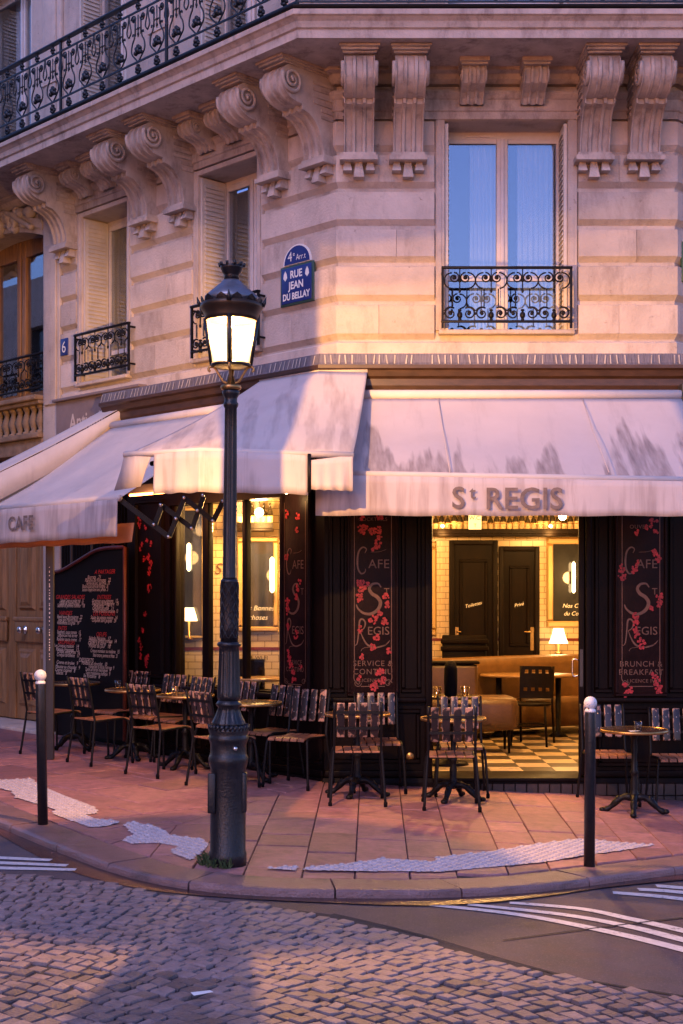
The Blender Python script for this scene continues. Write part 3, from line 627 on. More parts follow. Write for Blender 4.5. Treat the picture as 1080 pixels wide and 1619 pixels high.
# windows
def window(F, o, depth=.3, stile=.11, rail=None, curtain=True, shut='L', frame_m=white_paint, shm=shutter_paint, label=None):
    u0, u1, z0, z1 = o; um = (u0 + u1) / 2; d = depth; f = .055; mb = MB()
    mb.box(u0, u0 + f, d, d + .06, z0, z1); mb.box(u1 - f, u1, d, d + .06, z0, z1); mb.box(u0 + f, u1 - f, d, d + .06, z1 - f * 1.2, z1); mb.box(u0 + f, u1 - f, d, d + .06, z0, z0 + f)
    win = part(mb, 'window', frame_m, bld, F)
    st = MB(); st.rbox(um - stile / 2, um + stile / 2, d - .012, d + .058, z0 + f, z1 - f * 1.2, .01); st.rbox(um - .018, um + .018, d - .028, d - .012, z0 + f, z1 - f * 1.2, .006); part(st, 'meeting_stile', frame_m, win, F)
    zr = rail if rail else z0 + .36
    for a, b in ((u0 + f, um - stile / 2), (um + stile / 2, u1 - f)):
        
        for e0, e1 in ((zr, zr + .05), (z1 - f * 1.2 - .04, z1 - f * 1.2)): r_ = MB(); r_.box(a, b, d + .004, d + .05, e0, e1); part(r_, 'casement_rail', frame_m, win, F)
        for c, e in ((z0 + f, zr), (zr + .05, z1 - f * 1.2 - .04)):
            p = MB(); p.box(a, b, d + .024, d + .030, c, e); part(p, 'pane', pane_win, win, F)
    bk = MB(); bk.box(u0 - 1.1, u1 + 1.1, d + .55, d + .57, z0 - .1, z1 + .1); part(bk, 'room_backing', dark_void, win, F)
    if curtain:
        for a, b in ((u0 + f + (um - u0) * .38, um - .04), (um + stile / 2 + (um - u0) * .18, u1 - f)):
            c = MB(); n = 40; c.grid([[(a + (b - a) * i / n, d + .12 + .022 * sin(i * 1.1) + .01 * sin(i * .37), z) for i in range(n + 1)] for z in (z0 + .02, z1 - .05)]); part(c, 'curtain', curtain_m, win, F)
    for sd_, uu in (('L', u0), ('R', u1)):
        sg = 1 if sd_ == 'L' else -1; s = MB(); x0, x1 = sorted((uu + sg * .004, uu + sg * .034)); s.box(x0, x1, .0, d - .012, z0 + .01, z1 - .02)
        sh = part(s, 'shutter', shm, win, F)
        lv = MB(); n = int((z1 - z0) / .05); xf = uu + sg * .034
        for k in range(n):
            z = z0 + .06 + k * (z1 - z0 - .12) / n; xs = sorted((xf, xf + sg * .012)); lv.add([(xf, .035, z), (xf, d - .05, z), (xf + sg * .012, d - .05, z - .006), (xf + sg * .012, .035, z - .006), (xf, .035, z + .036), (xf, d - .05, z + .036)], [(0, 1, 2, 3), (3, 2, 5, 4), (0, 3, 4), (1, 5, 2)])
        part(lv, 'louvre', shm, sh, F, kind='stuff')
    v = MB(); v.rbox(um - .35, um - .12, d - .01, d + .01, z1 - .05, z1 - .03, .004); part(v, 'vent_strip', frame_m, win, F)
    return win
window(FC, WC_, rail=4.70); window(FL, W1, .33, curtain=False); window(FL, W2, .33)
for o in UP[:2]: window(FL, o, .3)
window(FC, (.993, 2.139, 6.95, 9.4), .3)
window(FL, UP[2], .3)
# window guards in wrought iron
def unit_mesh(h, pw):
    mb = MB(); t = .0075; k = pw / .30
    for sg in (-1, 1):
        mb.tube(spiral(sg * .055 * k, h - .105, .052 * k, .012, 1.4, pi / 2 if sg > 0 else pi / 2, 20, 0, sg), t, 5)
        mb.tube(arc(sg * .075 * k, h - .13, .075 * k, pi / 2, pi / 2 - sg * pi * .98, 12), t, 5)
        mb.tube([(sg * .068 * k, 0, .15), (sg * .068 * k, 0, h - .205)], .006, 5)
        mb.tube(spiral(sg * .088 * k, .085, .062 * k, .014, 1.35, pi / 2 + sg * .6, 20, 0, -sg), t, 5)
        mb.tube(arc(sg * .088 * k, .085, .062 * k, pi / 2 + .6 * sg, pi / 2 - sg * 1.2, 8), t, 5)
        mb.ball((sg * .055 * k, 0, h - .105), .017, 8); mb.ball((sg * .088 * k, 0, .085), .017, 8)
    mb.tube([(0, 0, h - .02), (0, 0, h - .22)], .006, 5); mb.ball((0, 0, h - .225), .012, 8, 1.8); mb.ball((0, 0, h - .13), .014, 8)
    mb.ball((0, 0, .07), .026, 8, 1.3); mb.ball((0, 0, .115), .018, 8, .7); mb.ball((.0, 0, .03), .016, 8)
    mb.ball((-pw / 2, 0, .085), .013, 8)
    return mb.mesh('scroll_panel', iron)
def guard(F, u0, u1, z0, z1, d, n):
    mb = MB(); h = z1 - z0
    mb.rbox(u0, u1, d - .02, d + .02, z1 - .022, z1, .005); mb.rbox(u0, u1, d - .014, d + .014, z0, z0 + .022, .004)
    for u in (u0 + .012, u1 - .012): mb.box(u - .011, u + .011, d - .011, d + .011, z0 - .05, z1 - .022); mb.box(u - .009, u + .009, d + .011, 0, z1 - .06, z1 - .04); mb.box(u - .009, u + .009, d + .011, 0, z0 + .022, z0 + .04)
    gd = part(mb, 'window_guard', iron, bld, F); pw = (u1 - u0 - .05) / n; me = unit_mesh(h, pw)
    for k in range(n): link('scroll_panel', me, gd, F @ T(u0 + .025 + pw * (k + .5), d, z0))
guard(FC, .954, 2.166, 4.215, 4.735, -.12, 4)
guard(FL, -4.225, -3.15, 4.20, 4.685, -.13, 4); guard(FL, -2.055, -.98, 4.195, 4.685, -.13, 4)
# balcony railing
rl = MB(); wz = 6.815
bal = sweep([(.815, wz + .80), (.865, wz + .80), (.87, wz + .815), (.86, wz + .83), (.82, wz + .83), (.81, wz + .815)], -8.5, 4.5, 'balcony_railing', iron_blue, bld)
for z in (.05, .185, .69):
    r_ = sweep([(.832, wz + z), (.848, wz + z), (.848, wz + z + .016), (.832, wz + z + .016)], -8.5, 4.5, 'rail', iron_blue, bld); M_ = WM[r_.name]; r_.parent = bal; r_.matrix_basis = I4
def bal_unit():
    mb = MB(); t = .0085
    for sg in (-1, 1):
        mb.tube(smooth_path([(sg * .012, 0, .20), (sg * .05, 0, .235), (sg * .108, 0, .30), (sg * .10, 0, .38), (sg * .062, 0, .44), (sg * .06, 0, .475), (sg * .085, 0, .485), (sg * .088, 0, .465)], 3), t, 5)
        mb.tube([(sg * .048, 0, .46), (sg * .048, 0, .625)], t, 5)
        mb.tube(spiral(sg * .075, .63, .042, .012, 1.3, pi, 14, 0, sg), t, 5); mb.ball((sg * .075, 0, .63), .02, 7)
        mb.tube(smooth_path([(sg * .155, 0, .69), (sg * .14, 0, .60), (sg * .12, 0, .52), (sg * .155, 0, .47)], 3), t * .9, 5)
        mb.ball((sg * .042, 0, .285), .024, 7); mb.ball((sg * .03, 0, .325), .022, 7)
    mb.tube([(-.05, 0, .525), (.05, 0, .525)], t * .8, 5); mb.tube([(0, 0, .44), (0, 0, .66)], t * .8, 5); mb.ball((0, 0, .47), .013, 6, 1.6); mb.ball((0, 0, .525), .014, 6)
    mb.ball((0, 0, .305), .034, 8, 1.1); mb.ball((0, 0, .345), .022, 7)
    for z, r in ((.085, .024), (.12, .034), (.155, .022)): mb.ball((0, 0, z), r, 7, .8)
    for sg in (-1, 1): mb.ball((sg * .03, 0, .10), .016, 6); mb.ball((sg * .026, 0, .75), .015, 6)
    for z, r in ((.725, .022), (.76, .026), (.785, .016)): mb.ball((0, 0, z), r, 7, .8)
    return mb.mesh('railing_scroll', iron_blue)
bu = bal_unit(); pm = MB(); pm.rbox(-.013, .013, -.013, .013, 0, .80, .004); pm.ball((0, 0, .42), .02, 7); pstm = pm.mesh('post', iron_blue)
k = 0; u = .84 * TM - .17
while u > -7.4:
    link('railing_scroll', bu, bal, FL @ T(u, -.84, wz)); k += 1; u -= .312
    if k % 6 == 0: link('post', pstm, bal, FL @ T(u + .156, -.84, wz))
link('post', pstm, bal, FL @ T(.84 * TM - .005, -.838, wz))
u = -.84 * TM + .17
while u < 3.5: link('railing_scroll', bu, bal, FC @ T(u, -.84, wz)); u += .312
# upper-floor pilasters
for F, us in ((FL, (-4.85, -2.72, -.55)), (FC, (.45, 2.7))):
    for u in us: mb = MB(); mb.rbox(u - .2, u + .2, -.05, .01, 6.79, 9.8, .02); mb.rbox(u - .12, u + .12, -.075, -.045, 7.1, 9.7, .015); mb.box(u - .16, u + .16, -.09, -.05, 7.75, 7.79); part(mb, 'pilaster', stone, bld, F)
# carriage-entrance bay on the left
pl = MB(); pl.rbox(-5.03, -4.67, -.05, .0, -.2, 6.44, .012); pl.rbox(-4.98, -4.72, -.075, -.045, 3.95, 6.1, .012); part(pl, 'pilaster', stone, bld, FL)
a0, a1, zc, zs = -7.4, -5.03, 6.20, 6.00
R_ = (((a1 - a0) / 2) ** 2 + (zc - zs) ** 2) / (2 * (zc - zs)); ua = (a0 + a1) / 2
def archz(u, off=0): return zc - R_ + sqrt((R_ + off) ** 2 - (u - ua) ** 2)
n = 24; us = [a0 + (a1 - a0) * i / n for i in range(n + 1)]
mb = MB(); mb.prism([(u, archz(u)) for u in us] + [(a1, 6.33), (a0, 6.33)], .002, .45); part(mb, 'arch', stone_c, bld, FL)
mb = MB()
for (o1, o2, dd) in ((.0, .07, -.03), (.07, .14, -.06), (.14, .17, -.075)):
    mb.prism([(u, archz(u, o1)) for u in us] + [(u, archz(u, o2)) for u in us[::-1]], dd, -.001)
part(mb, 'arch_moulding', stone_c, bld, FL)
mb = MB(); cu = ua
mb.ball((cu + .1, -.08, 6.34), .20, 14, 1.0)
for k in range(26):
    a = random.uniform(0, 2 * pi); rr = random.uniform(.16, .5); mb.ball((cu + .2 + rr * cos(a) * 1.5, -.06, 6.28 + .18 * sin(a) * rr * 2), random.uniform(.035, .08), 8)
for sg in (-1, 1):
    mb.tube([(x, -.09, z) for x, _, z in spiral(cu + sg * .55, 6.26, .13, .03, 1.4, 0, 24, 0, sg)], .028, 6); mb.tube([(x, -.09, z) for x, _, z in smooth_path([(cu + sg * .25, 0, 6.42), (cu + sg * .45, 0, 6.40), (cu + sg * .8, 0, 6.22), (cu + sg * 1.0, 0, 6.12)], 5)], .035, 6)
part(mb, 'carved_cartouche', stone_c, bld, FL)
# oak window of the bay
mb = MB()
for u in (-7.36, -6.82, -6.26, -6.14, -5.62, -5.13): mb.rbox(u, u + .085, .33, .42, 4.1, 6.2, .012)
mb.box(-7.4, -5.03, .335, .415, 5.98, 6.3); mb.box(-7.4, -5.03, .335, .415, 4.05, 4.25)
ow = part(mb, 'bay_window', oak, bld, FL)
for a, b in ((-7.27, -6.82), (-6.735, -6.26), (-6.055, -5.62), (-5.535, -5.13)): p = MB(); p.box(a, b, .37, .378, 4.25, 5.98); part(p, 'pane', pane_win, ow, FL)
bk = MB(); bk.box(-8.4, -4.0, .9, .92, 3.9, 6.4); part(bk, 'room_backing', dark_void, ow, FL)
jm = MB(); jm.box(-5.125, -5.032, .10, .33, 4.05, 6.2); jm.box(-5.10, -5.032, -.0, .10, 4.05, 6.2); part(jm, 'jamb_lining', oak, bld, FL)
guard(FL, -7.35, -5.045, 4.21, 4.645, .06, 8)
mb = MB(); mb.rbox(-7.5, -5.032, -.16, .33, 4.03, 4.09, .015); mb.rbox(-7.5, -5.032, -.11, .33, 3.985, 4.028, .01); blt = part(mb, 'balustrade', stone_dark, bld, FL)
bl = MB(); bl.lathe([(.055, 0), (.055, .03), (.03, .045), (.045, .09), (.062, .15), (.045, .22), (.028, .27), (.045, .30), (.055, .305), (.055, .335)], 12); blm = bl.mesh('baluster', stone_dark)
for i in range(15): link('baluster', blm, blt, FL @ T(-7.35 + i * .157, .0, 3.648))
mb = MB(); mb.rbox(-7.5, -5.032, -.12, .33, 3.58, 3.645, .012); mb.rbox(-7.5, -5.032, -.06, .33, 3.40, 3.578, .01); part(mb, 'balustrade_base', stone_dark, blt, FL)
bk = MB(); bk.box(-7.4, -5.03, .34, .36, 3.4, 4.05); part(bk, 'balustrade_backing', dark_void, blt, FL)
# oak street door
dr = MB(); dr.box(-7.4, -5.03, .30, .36, .1, 3.42); drt = part(dr, 'street_door', oak, bld, FL, label='varnished oak double door with raised panels and steel knobs')
for k, (a, b) in enumerate(((-7.35, -6.26), (-6.17, -5.08))):
    lf = MB(); lf.rbox(a, b, .25, .30, .13, 3.38, .01); leaf = part(lf, 'door_leaf', oak, drt, FL)
    for (p, q, z0, z1) in ((a + .12, (a + b) / 2 - .05, .30, 1.02), ((a + b) / 2 + .05, b - .12, .30, 1.02), (a + .12, (a + b) / 2 - .05, 1.5, 3.25), ((a + b) / 2 + .05, b - .12, 1.5, 3.25)):
        m2 = MB(); m2.pillow(p, q, z0, z1, .25, .215, .035); m2.pillow(p + .06, q - .06, z0 + .06, z1 - .06, .215, .195, .05); part(m2, 'raised_panel', oak, leaf, FL)
    m2 = MB(); m2.rbox(a + .06, b - .06, .205, .25, 1.10, 1.40, .02); m2.rbox(a + .04, b - .04, .19, .25, 1.36, 1.42, .015); part(m2, 'lock_rail', oak, leaf, FL)
    for u in ((a + b) / 2 - .22, (a + b) / 2 + .22):
        kn = MB(); kn.lathe([(.055, 0), (.055, .012), (.02, .02), (.018, .05), (.045, .065), (.05, .085), (.03, .105), (.001, .11)], 16); kn.v = [(x, -z, y) for x, y, z in kn.v]; part(kn, 'door_knob', chrome, leaf, FL @ T(u, .2, 1.26))
ps = MB(); ps.rbox(-6.30, -6.13, .235, .26, .13, 3.38, .01); part(ps, 'meeting_post', oak, drt, FL)
stp = MB(); stp.rbox(-7.9, -4.75, -.32, .4, -.2, .115, .02); part(stp, 'door_step', stone, bld, FL)

# ================================================================== CAFE SHOPFRONT
shop = thing('cafe_shopfront', 'dark brown wooden cafe shopfront wrapping the corner with painted panels', 'shopfront', T(CX, CY - .3, 0))
SD = -.30; UC = .30 * TM; UR = .30 * TR
def ring(u0, u1, z0, z1, wd, d0, d1):
    mb = MB(); c = wd * .25
    for a, b, e, f_ in ((u0, u1, z0, z0 + wd), (u0, u1, z1 - wd, z1), (u0, u0 + wd, z0 + wd, z1 - wd), (u1 - wd, u1, z0 + wd, z1 - wd)): mb.pillow(a, b, e, f_, d0, d1, c)
    return mb
part(wall_open(-2.95, UC, .03, 2.75, [(-2.2, -.48, .78, 2.62)], SD, -.10), 'pier', wood, shop, FL)
part(wall_open(-UC, .855, .03, 2.75, [], SD, -.10), 'pier', wood, shop, FC)
part(wall_open(2.255, 3.14 + UR, .03, 2.75, [], SD, -.10), 'pier', wood, shop, FC)
part(wall_open(-UR, 5, .03, 2.75, [], SD, -.10), 'pier', wood, shop, FR)
sweep([(-.2, -.6), (.335, -.6), (.335, -.01), (.325, .028), (-.2, .028)], -2.95, 5, 'plinth', wood, shop)
sweep([(.05, 2.752), (.30, 2.752), (.30, 3.56), (.05, 3.56)], -2.95, 5, 'fascia', wood, shop)
brown = mat('brown_painted_cornice', (.055, .028, .018), .4, var=.35, scale=6, stretch=(1, 1, 4))
sweep([(.0, 3.562), (.33, 3.562), (.345, 3.60), (.345, 3.66), (.38, 3.68), (.40, 3.73), (.43, 3.745), (.43, 3.775), (.0, 3.775)], -3.3, 5, 'cornice', brown, shop)
sweep([(0, 3.777), (.415, 3.777), (.40, 3.80), (.375, 3.885), (.0, 3.90)], -3.3, 5, 'flashing', lead, shop)
tk = MB()
for F, u0, u1 in ((FL, -3.28, .12), (FC, -.12, 3.2)):
    u = u0
    while u < u1:
        if random.random() < .8:
            t = []; sl = random.uniform(-.012, .012)
            for (uu, dd, z) in ((u, -.412, 3.785), (u + .012, -.412, 3.785), (u + .012 + sl, -.386, 3.87), (u + sl, -.386, 3.87)): t.append(tuple(F @ Vector((uu, dd - .006, z))))
            tk.add(t, [(0, 1, 2, 3)])
        u += random.uniform(.045, .075)
part(tk, 'flashing_tick', mat('pale_metal_tick', (.42, .36, .30), .6, var=.3), shop, kind='stuff')
# dado and frames
for F, fr in ((FC, [(-.09, .75, .16, .66), (-.09, .06, .80, 2.70), (.57, .76, .80, 2.70), (2.33, 2.5, .80, 2.70), (2.36, 3.2, .13, .66), (3.01, 3.2, .80, 2.70)]), (FL, [(-2.16, -1.68, .14, .70), (-1.6, -1.06, .14, .70), (-1.0, -.5, .14, .70), (-.44, .10, .14, .66), (-2.88, -2.24, .14, .70), (-2.8, -2.3, .82, 2.70)])):
    for a, b, c, e in fr: part(ring(a, b, c, e, .045, SD + .001, SD - .028), 'panel_frame', wood, shop, F)
    for a, b in ([(-UC, .80), (2.30, 3.2)] if F is FC else [(-2.95, UC)]):
        mb = MB(); mb.rbox(a, b, SD - .05, SD + .01, .715, .765, .015); mb.rbox(a, b, SD - .03, SD + .01, .035, .10, .012); part(mb, 'dado_rail', wood, shop, F)
jb = MB(); jb.rbox(.79, .857, SD - .03, -.05, .03, 2.75, .012); part(jb, 'door_jamb', wood, shop, FC)
jb = MB(); jb.rbox(2.253, 2.31, SD - .03, -.05, .03, 2.75, .012); part(jb, 'door_jamb', wood, shop, FC)
sl = MB(); sl.rbox(.857, 2.253, SD - .06, .15, .0, .034, .008); part(sl, 'door_sill', wood, shop, FC)
FD = FC @ T(2.2175, SD, 0) @ RZ(radians(-12)) @ T(-2.2175, -SD, 0)
dl = MB(); dl.rbox(2.19, 2.245, SD + .01, .52, .05, 2.70, .006); leaf = part(dl, 'door_leaf', wood, shop, FD)
lp = MB(); lp.box(2.203, 2.232, SD + .004, SD + .012, .86, 1.20); part(lp, 'lock_plate', dark_grey, leaf, FD)
for sg in (-1, 1):
    h = MB(); x = 2.2175 + sg * .027; h.tube(smooth_path([(x, -.25, 1.10), (x + sg * .05, -.25, 1.105), (x + sg * .055, -.25, 1.02), (x + sg * .05, -.25, .955), (x, -.25, .96)], 4), .008, 6); part(h, 'door_handle', chrome, leaf, FD)
# left window: posts and panes
for a, b in ((-2.2, -2.14), (-1.70, -1.60), (-1.075, -1.015), (-.53, -.48)):
    mb = MB(); mb.rbox(a, b, SD + .03, -.20, .78, 2.62, .012); part(mb, 'window_post', wood, shop, FL)
for a, b in ((-2.14, -1.70), (-1.60, -1.075), (-1.015, -.53)):
    mb = MB(); mb.box(a, b, -.215, -.207, .78, 2.62); part(mb, 'pane', pane_shop, shop, FL)
# tiles of the plinth
tm_ = mat('dark_plinth_tile', (.03, .019, .02), .4, var=.35, rnd=.3, scale=10)
u = 1.3
while u < 3.15:
    for z0, z1 in ((-.125, -.02), (-.235, -.13)):
        mb = MB(); mb.pillow(u, u + .098, z0, z1, -.334, -.341, .004); part(mb, 'plinth_tile', tm_, shop, FC)
    u += .104
mb = MB(); mb.lathe([(.001, -.004), (.034, -.004), (.036, 0), (.034, .004), (.001, .004)], 20); mb.v = [(x, z, y) for x, y, z in mb.v]; part(mb, 'brass_disc', brass, shop, FC @ T(.655, SD - .008, .225))
# painted panels
def cat(pts): return [(a[0], a[2]) for a in smooth_path([(x, 0, z) for x, z in pts], 6)]
SW = {'C': [[(.60, .80), (.66, .95), (.52, 1.02), (.36, .86), (.30, .5), (.34, .18), (.46, .02), (.60, .08), (.63, .2)]],
      'S': [[(.80, .86), (.70, .98), (.52, .96), (.42, .82), (.50, .66), (.68, .54), (.78, .36), (.70, .14), (.48, .0), (.24, .02), (.06, .16), (0, .30)]],
      'R': [[(.20, .0), (.30, .12), (.36, .6), (.40, .95), (.52, 1.0), (.62, .86), (.56, .66), (.40, .56)], [(.42, .56), (.52, .3), (.70, .04), (1.0, -.06), (1.4, .02), (1.6, .2)]]}
def swash(ch, u, z, s_, parent, F, d, wd, sx=1.0):
    mb = MB()
    for st in SW[ch]:
        P = cat([(u + x * s_ * sx, z + y * s_) for x, y in st]); n = len(P); mb.ribbon(P, [wd * (.35 + .9 * sin(pi * i / (n - 1))) for i in range(n)], d)
    part(mb, 'swash_letter', lettering, parent, F)
def cluster(u, z, r, parent, F, d):
    mb = MB(); n = max(5, int(r * 420))
    for i in range(n):
        a = random.uniform(0, 2 * pi); rr = r * sqrt(random.random()); q = random.uniform(.007, .0125); cx, cz = u + rr * cos(a), z + rr * sin(a) * 1.25; dd = d - .0004 * i
        mb.add([(cx + q * (1 + .25 * (k % 2)) * cos(k * pi / 4 + a), dd, cz + q * (1 + .25 * (k % 2)) * sin(k * pi / 4 + a)) for k in range(8)], [tuple(range(8))])
    part(mb, 'painted_flower', flower_m, parent, F, kind='stuff')
def sign_panel(F, u0, u1, sx, words, flowers, d=SD, z0=.775, z1=2.66):
    mb = MB(); mb.rbox(u0, u1, d - .035, d, z0, z1, .008); pn = part(mb, 'sign_panel', wood_red, shop, F)
    part(ring(u0 - .002, u1 + .002, z0 - .002, z1 + .002, .03 * sx, d - .034, d - .052), 'panel_frame', wood_red, pn, F)
    dd = d - .0375; uc = (u0 + u1) / 2; w = (u1 - u0) / 2 - .065 * sx; zb = z0 + .09
    ln = MB(); b = .03 * sx
    ln.ribbon(cat([(uc - w + b, zb + .02), (uc - w, zb + .06), (uc - w - .004, zb + .10)]) + [(uc - w, zb + .12), (uc - w, z1 - .1)], .007 * sx, dd); ln.ribbon(cat([(uc + w - b, zb + .02), (uc + w, zb + .06), (uc + w + .004, zb + .10)]) + [(uc + w, zb + .12), (uc + w, z1 - .1)], .007 * sx, dd)
    ln.ribbon([(uc - w + b * 2, zb), (uc + w - b * 2, zb)], .007, dd)
    for sg in (-1, 1): ln.ribbon([(x, z) for x, _, z in spiral(uc + sg * (w - .03 * sx), zb + .03, .035 * sx, .012, 1.2, 0, 18, 0, sg)], .006 * sx, dd)
    ln.ribbon(cat([(uc - .11 * sx, 1.185), (uc - .08 * sx, 1.215), (uc + .03 * sx, 1.225), (uc + .13 * sx, 1.25)]), .004, dd); ln.ribbon(cat([(uc - .02, 2.085), (uc + .06 * sx, 2.09), (uc + .12 * sx, 2.11)]), .003, dd)
    part(ln, 'painted_border', lettering, pn, F)
    swash('C', uc - .21 * sx, 1.885, .24, pn, F, dd, .013 * sx, sx * .95); swash('S', uc - .15 * sx, 1.525, .28, pn, F, dd, .026 * sx, sx); swash('R', uc - .21 * sx, 1.235, .24, pn, F, dd, .013 * sx, sx * .95)
    M = F @ T(0, dd, 0)
    def tx(s_, u, z, size, m=lettering, **k): text(s_, size, m, pn, F @ T(u, dd, z) @ Matrix.Diagonal((sx, 1, 1, 1)), **k)
    tx('AFE', uc + .055 * sx, 1.94, .115, space=1.05); tx('T', uc + .125 * sx, 1.70, .085); tx('EGIS', uc + .05 * sx, 1.335, .105, space=1.0)
    for s_, z, size in words: tx(s_, uc, z, size, space=1.12)
    for fu, fz, fr in flowers: cluster(uc + fu * sx, fz, fr, pn, F, dd - .001)
def fl(px, u_mid, sc_=5.225, x0=530, y0=800, s=173.4):   # photo-plate positions -> metres on the board
    return [((x0 + x / sc_ - u_mid) / s, 1.7 + (940 - (y0 + y / sc_)) / s, r) for x, y, r in px]
sign_panel(FC, .082, .549, 1.0, [('COCKTAILS', 2.37, .045), ('SERVICE &', 1.05, .072), ('CONTINU', .975, .072), ('LICENCE IV', .905, .045), ('STAND', .868, .025)],
    fl([(212, 640, .035), (225, 680, .03), (203, 720, .03), (205, 765, .03), (270, 645, .014), (420, 750, .028), (428, 815, .026), (370, 885, .02), (310, 935, .035), (345, 915, .018), (405, 960, .032), (205, 1020, .024), (340, 1085, .024), (310, 1160, .026), (220, 1240, .024), (440, 1195, .022), (360, 1370, .03), (395, 1355, .02), (385, 1430, .035), (345, 1470, .03), (315, 1495, .03), (195, 1420, .02), (240, 195, .035), (300, 205, .03), (350, 195, .03), (205, 190, .03), (370, 250, .02), (352, 300, .028), (345, 335, .02), (310, 355, .012), (370, 85, .03), (220, 95, .02)], 589.5))
sign_panel(FC, 2.516, 2.989, 1.0, [('OUVERT', 2.30, .05), ('BRUNCH &', 1.045, .072), ('BREAKFAST', .97, .072), ('LICENCE IV', .90, .045)],
    fl([(410, 500, .03), (415, 560, .035), (520, 490, .028), (505, 520, .022), (535, 450, .018), (665, 365, .022), (685, 400, .03), (705, 430, .025), (710, 720, .03), (715, 780, .026), (655, 820, .018), (525, 885, .025), (530, 940, .028), (520, 1010, .026), (545, 1050, .03), (575, 1105, .036), (665, 1360, .025), (690, 1400, .032), (705, 1450, .03), (710, 1490, .024), (440, 1440, .024), (460, 1500, .036), (490, 1470, .02), (665, 135, .04), (620, 170, .02), (535, 215, .02), (690, 200, .022)], 1012, 5.061, 900, 800))
sign_panel(FL, -.43, -.035, .8, [('SERVICE', 1.05, .06), ('CONTINU', .985, .06)],
    [(-.14, 2.05, .025), (-.12, 1.63, .03), (-.13, 1.55, .028), (.05, 1.76, .024), (.03, 1.68, .024), (.09, 1.82, .02), (-.12, 1.40, .026), (.02, 1.33, .03), (-.12, 1.15, .025), (-.09, 1.10, .028), (-.06, 1.04, .028), (-.03, .97, .026), (-.01, .90, .028), (.10, 1.03, .016), (-.14, 2.45, .03), (.05, 2.42, .03), (.04, 2.3, .022)])
for k in range(26): cluster(-2.62 + random.uniform(-.13, .12), random.uniform(.95, 2.55), random.uniform(.014, .032), shop, FL, SD - .004)

# ================================================================== INTERIOR
FZ = .032
ifl = MB(); q = [Lw(-4.6, .1), Lw(.05, -.15), Cw(3.1, -.15), Vector((5.5, 18.4, 0)), Vector((-2, 18.4, 0))]
ifl.add([(p.x, p.y, .018) for p in q], [tuple(range(5))]); ifloor = part(ifl, 'cafe_floor', mortar, None, kind='structure')
for i in range(13):
    for j in range(18):
        x = -.45 + i * .31; y = 12.55 + j * .305
        if x < -.2 and y < 13.2: continue
        mb = MB(); mb.add([(x + .0015, y + .0015, FZ), (x + .3085, y + .0015, FZ), (x + .3085, y + .3035, FZ), (x + .0015, y + .3035, FZ)] + [(x + .0015, y + .0015, .02), (x + .3085, y + .0015, .02), (x + .3085, y + .3035, .02), (x + .0015, y + .3035, .02)], [(0, 1, 2, 3), (4, 5, 1, 0), (5, 6, 2, 1), (6, 7, 3, 2), (7, 4, 0, 3)])
        part(mb, 'floor_tile', tile_l if (i + j) % 2 else tile_d, ifloor)
ic = MB(); ic.add([(p.x, p.y, 2.95) for p in q], [tuple(range(5))[::-1]]); part(ic, 'cafe_ceiling', plaster, None, kind='structure')
def iwall(name, x0, x1, y0, y1, m, z0=.02, z1=2.96): mb = MB(); mb.box(x0, x1, y0, y1, z0, z1); return part(mb, name, m, None, kind='structure')
bw = iwall('cafe_back_wall', -1.2, 4.6, 17.6, 17.75, tiles_m); fw = iwall('cafe_tiled_wall', -1.95, -.5, 14.62, 14.75, tiles_m)
iwall('cafe_side_wall', -.62, -.5, 14.76, 17.59, plaster); iwall('cafe_side_wall', 4.0, 4.12, 13.6, 17.59, plaster)
for a, b, y, par in ((-1.95, -.5, 14.612, fw), (-1.2, 4.6, 17.592, bw)):
    mb = MB(); mb.box(a, b, y, y + .02, 1.10, 1.135); part(mb, 'red_tile_band', mat('oxblood_tile', (.14, .018, .012), .3), par)
def idoor(u0, u1, z1, txt, label):
    d = thing('toilet_door', label, 'door', T((u0 + u1) / 2, 17.56, FZ), 'doors at the back of the cafe')
    mb = MB(); mb.box(u0 + .06, u1 - .06, 17.53, 17.585, FZ, z1 - .06); part(mb, 'door_leaf', interior_wood, d)
    fr = MB(); fr.rbox(u0, u0 + .06, 17.49, 17.595, FZ, z1, .01); fr.rbox(u1 - .06, u1, 17.49, 17.595, FZ, z1, .01); fr.rbox(u0 + .06, u1 - .06, 17.49, 17.595, z1 - .06, z1, .01); part(fr, 'door_frame', interior_wood, d)
    for a, b in ((.12, .82), (1.0, z1 - .25)): part(ring(u0 + .13, u1 - .13, FZ + a, b, .035, 17.53, 17.505), 'panel_frame', interior_wood, d)
    k = MB(); k.tube([(u0 + .09 if txt == 'Toilettes' else u1 - .1, 17.5, 1.22), ((u0 + .15) if txt == 'Toilettes' else u1 - .2, 17.49, 1.22)], .01, 6); part(k, 'door_handle', brass, d)
    p = MB(); x = u0 + .075 if txt == 'Toilettes' else u1 - .115; p.box(x, x + .045, 17.522, 17.529, .98, 1.28); part(p, 'push_plate', brass, d)
    text(txt, .062, letter_white, d, T((u0 + u1) / 2, 17.524, 1.55) @ Matrix.Rotation(radians(-14), 4, 'Y'), shear=.35)
idoor(1.39, 2.01, 2.40, 'Toilettes', 'dark panelled toilet door lettered Toilettes at the back of the cafe')
idoor(2.03, 2.55, 2.32, 'Privé', 'dark panelled door lettered Prive beside the toilet door')
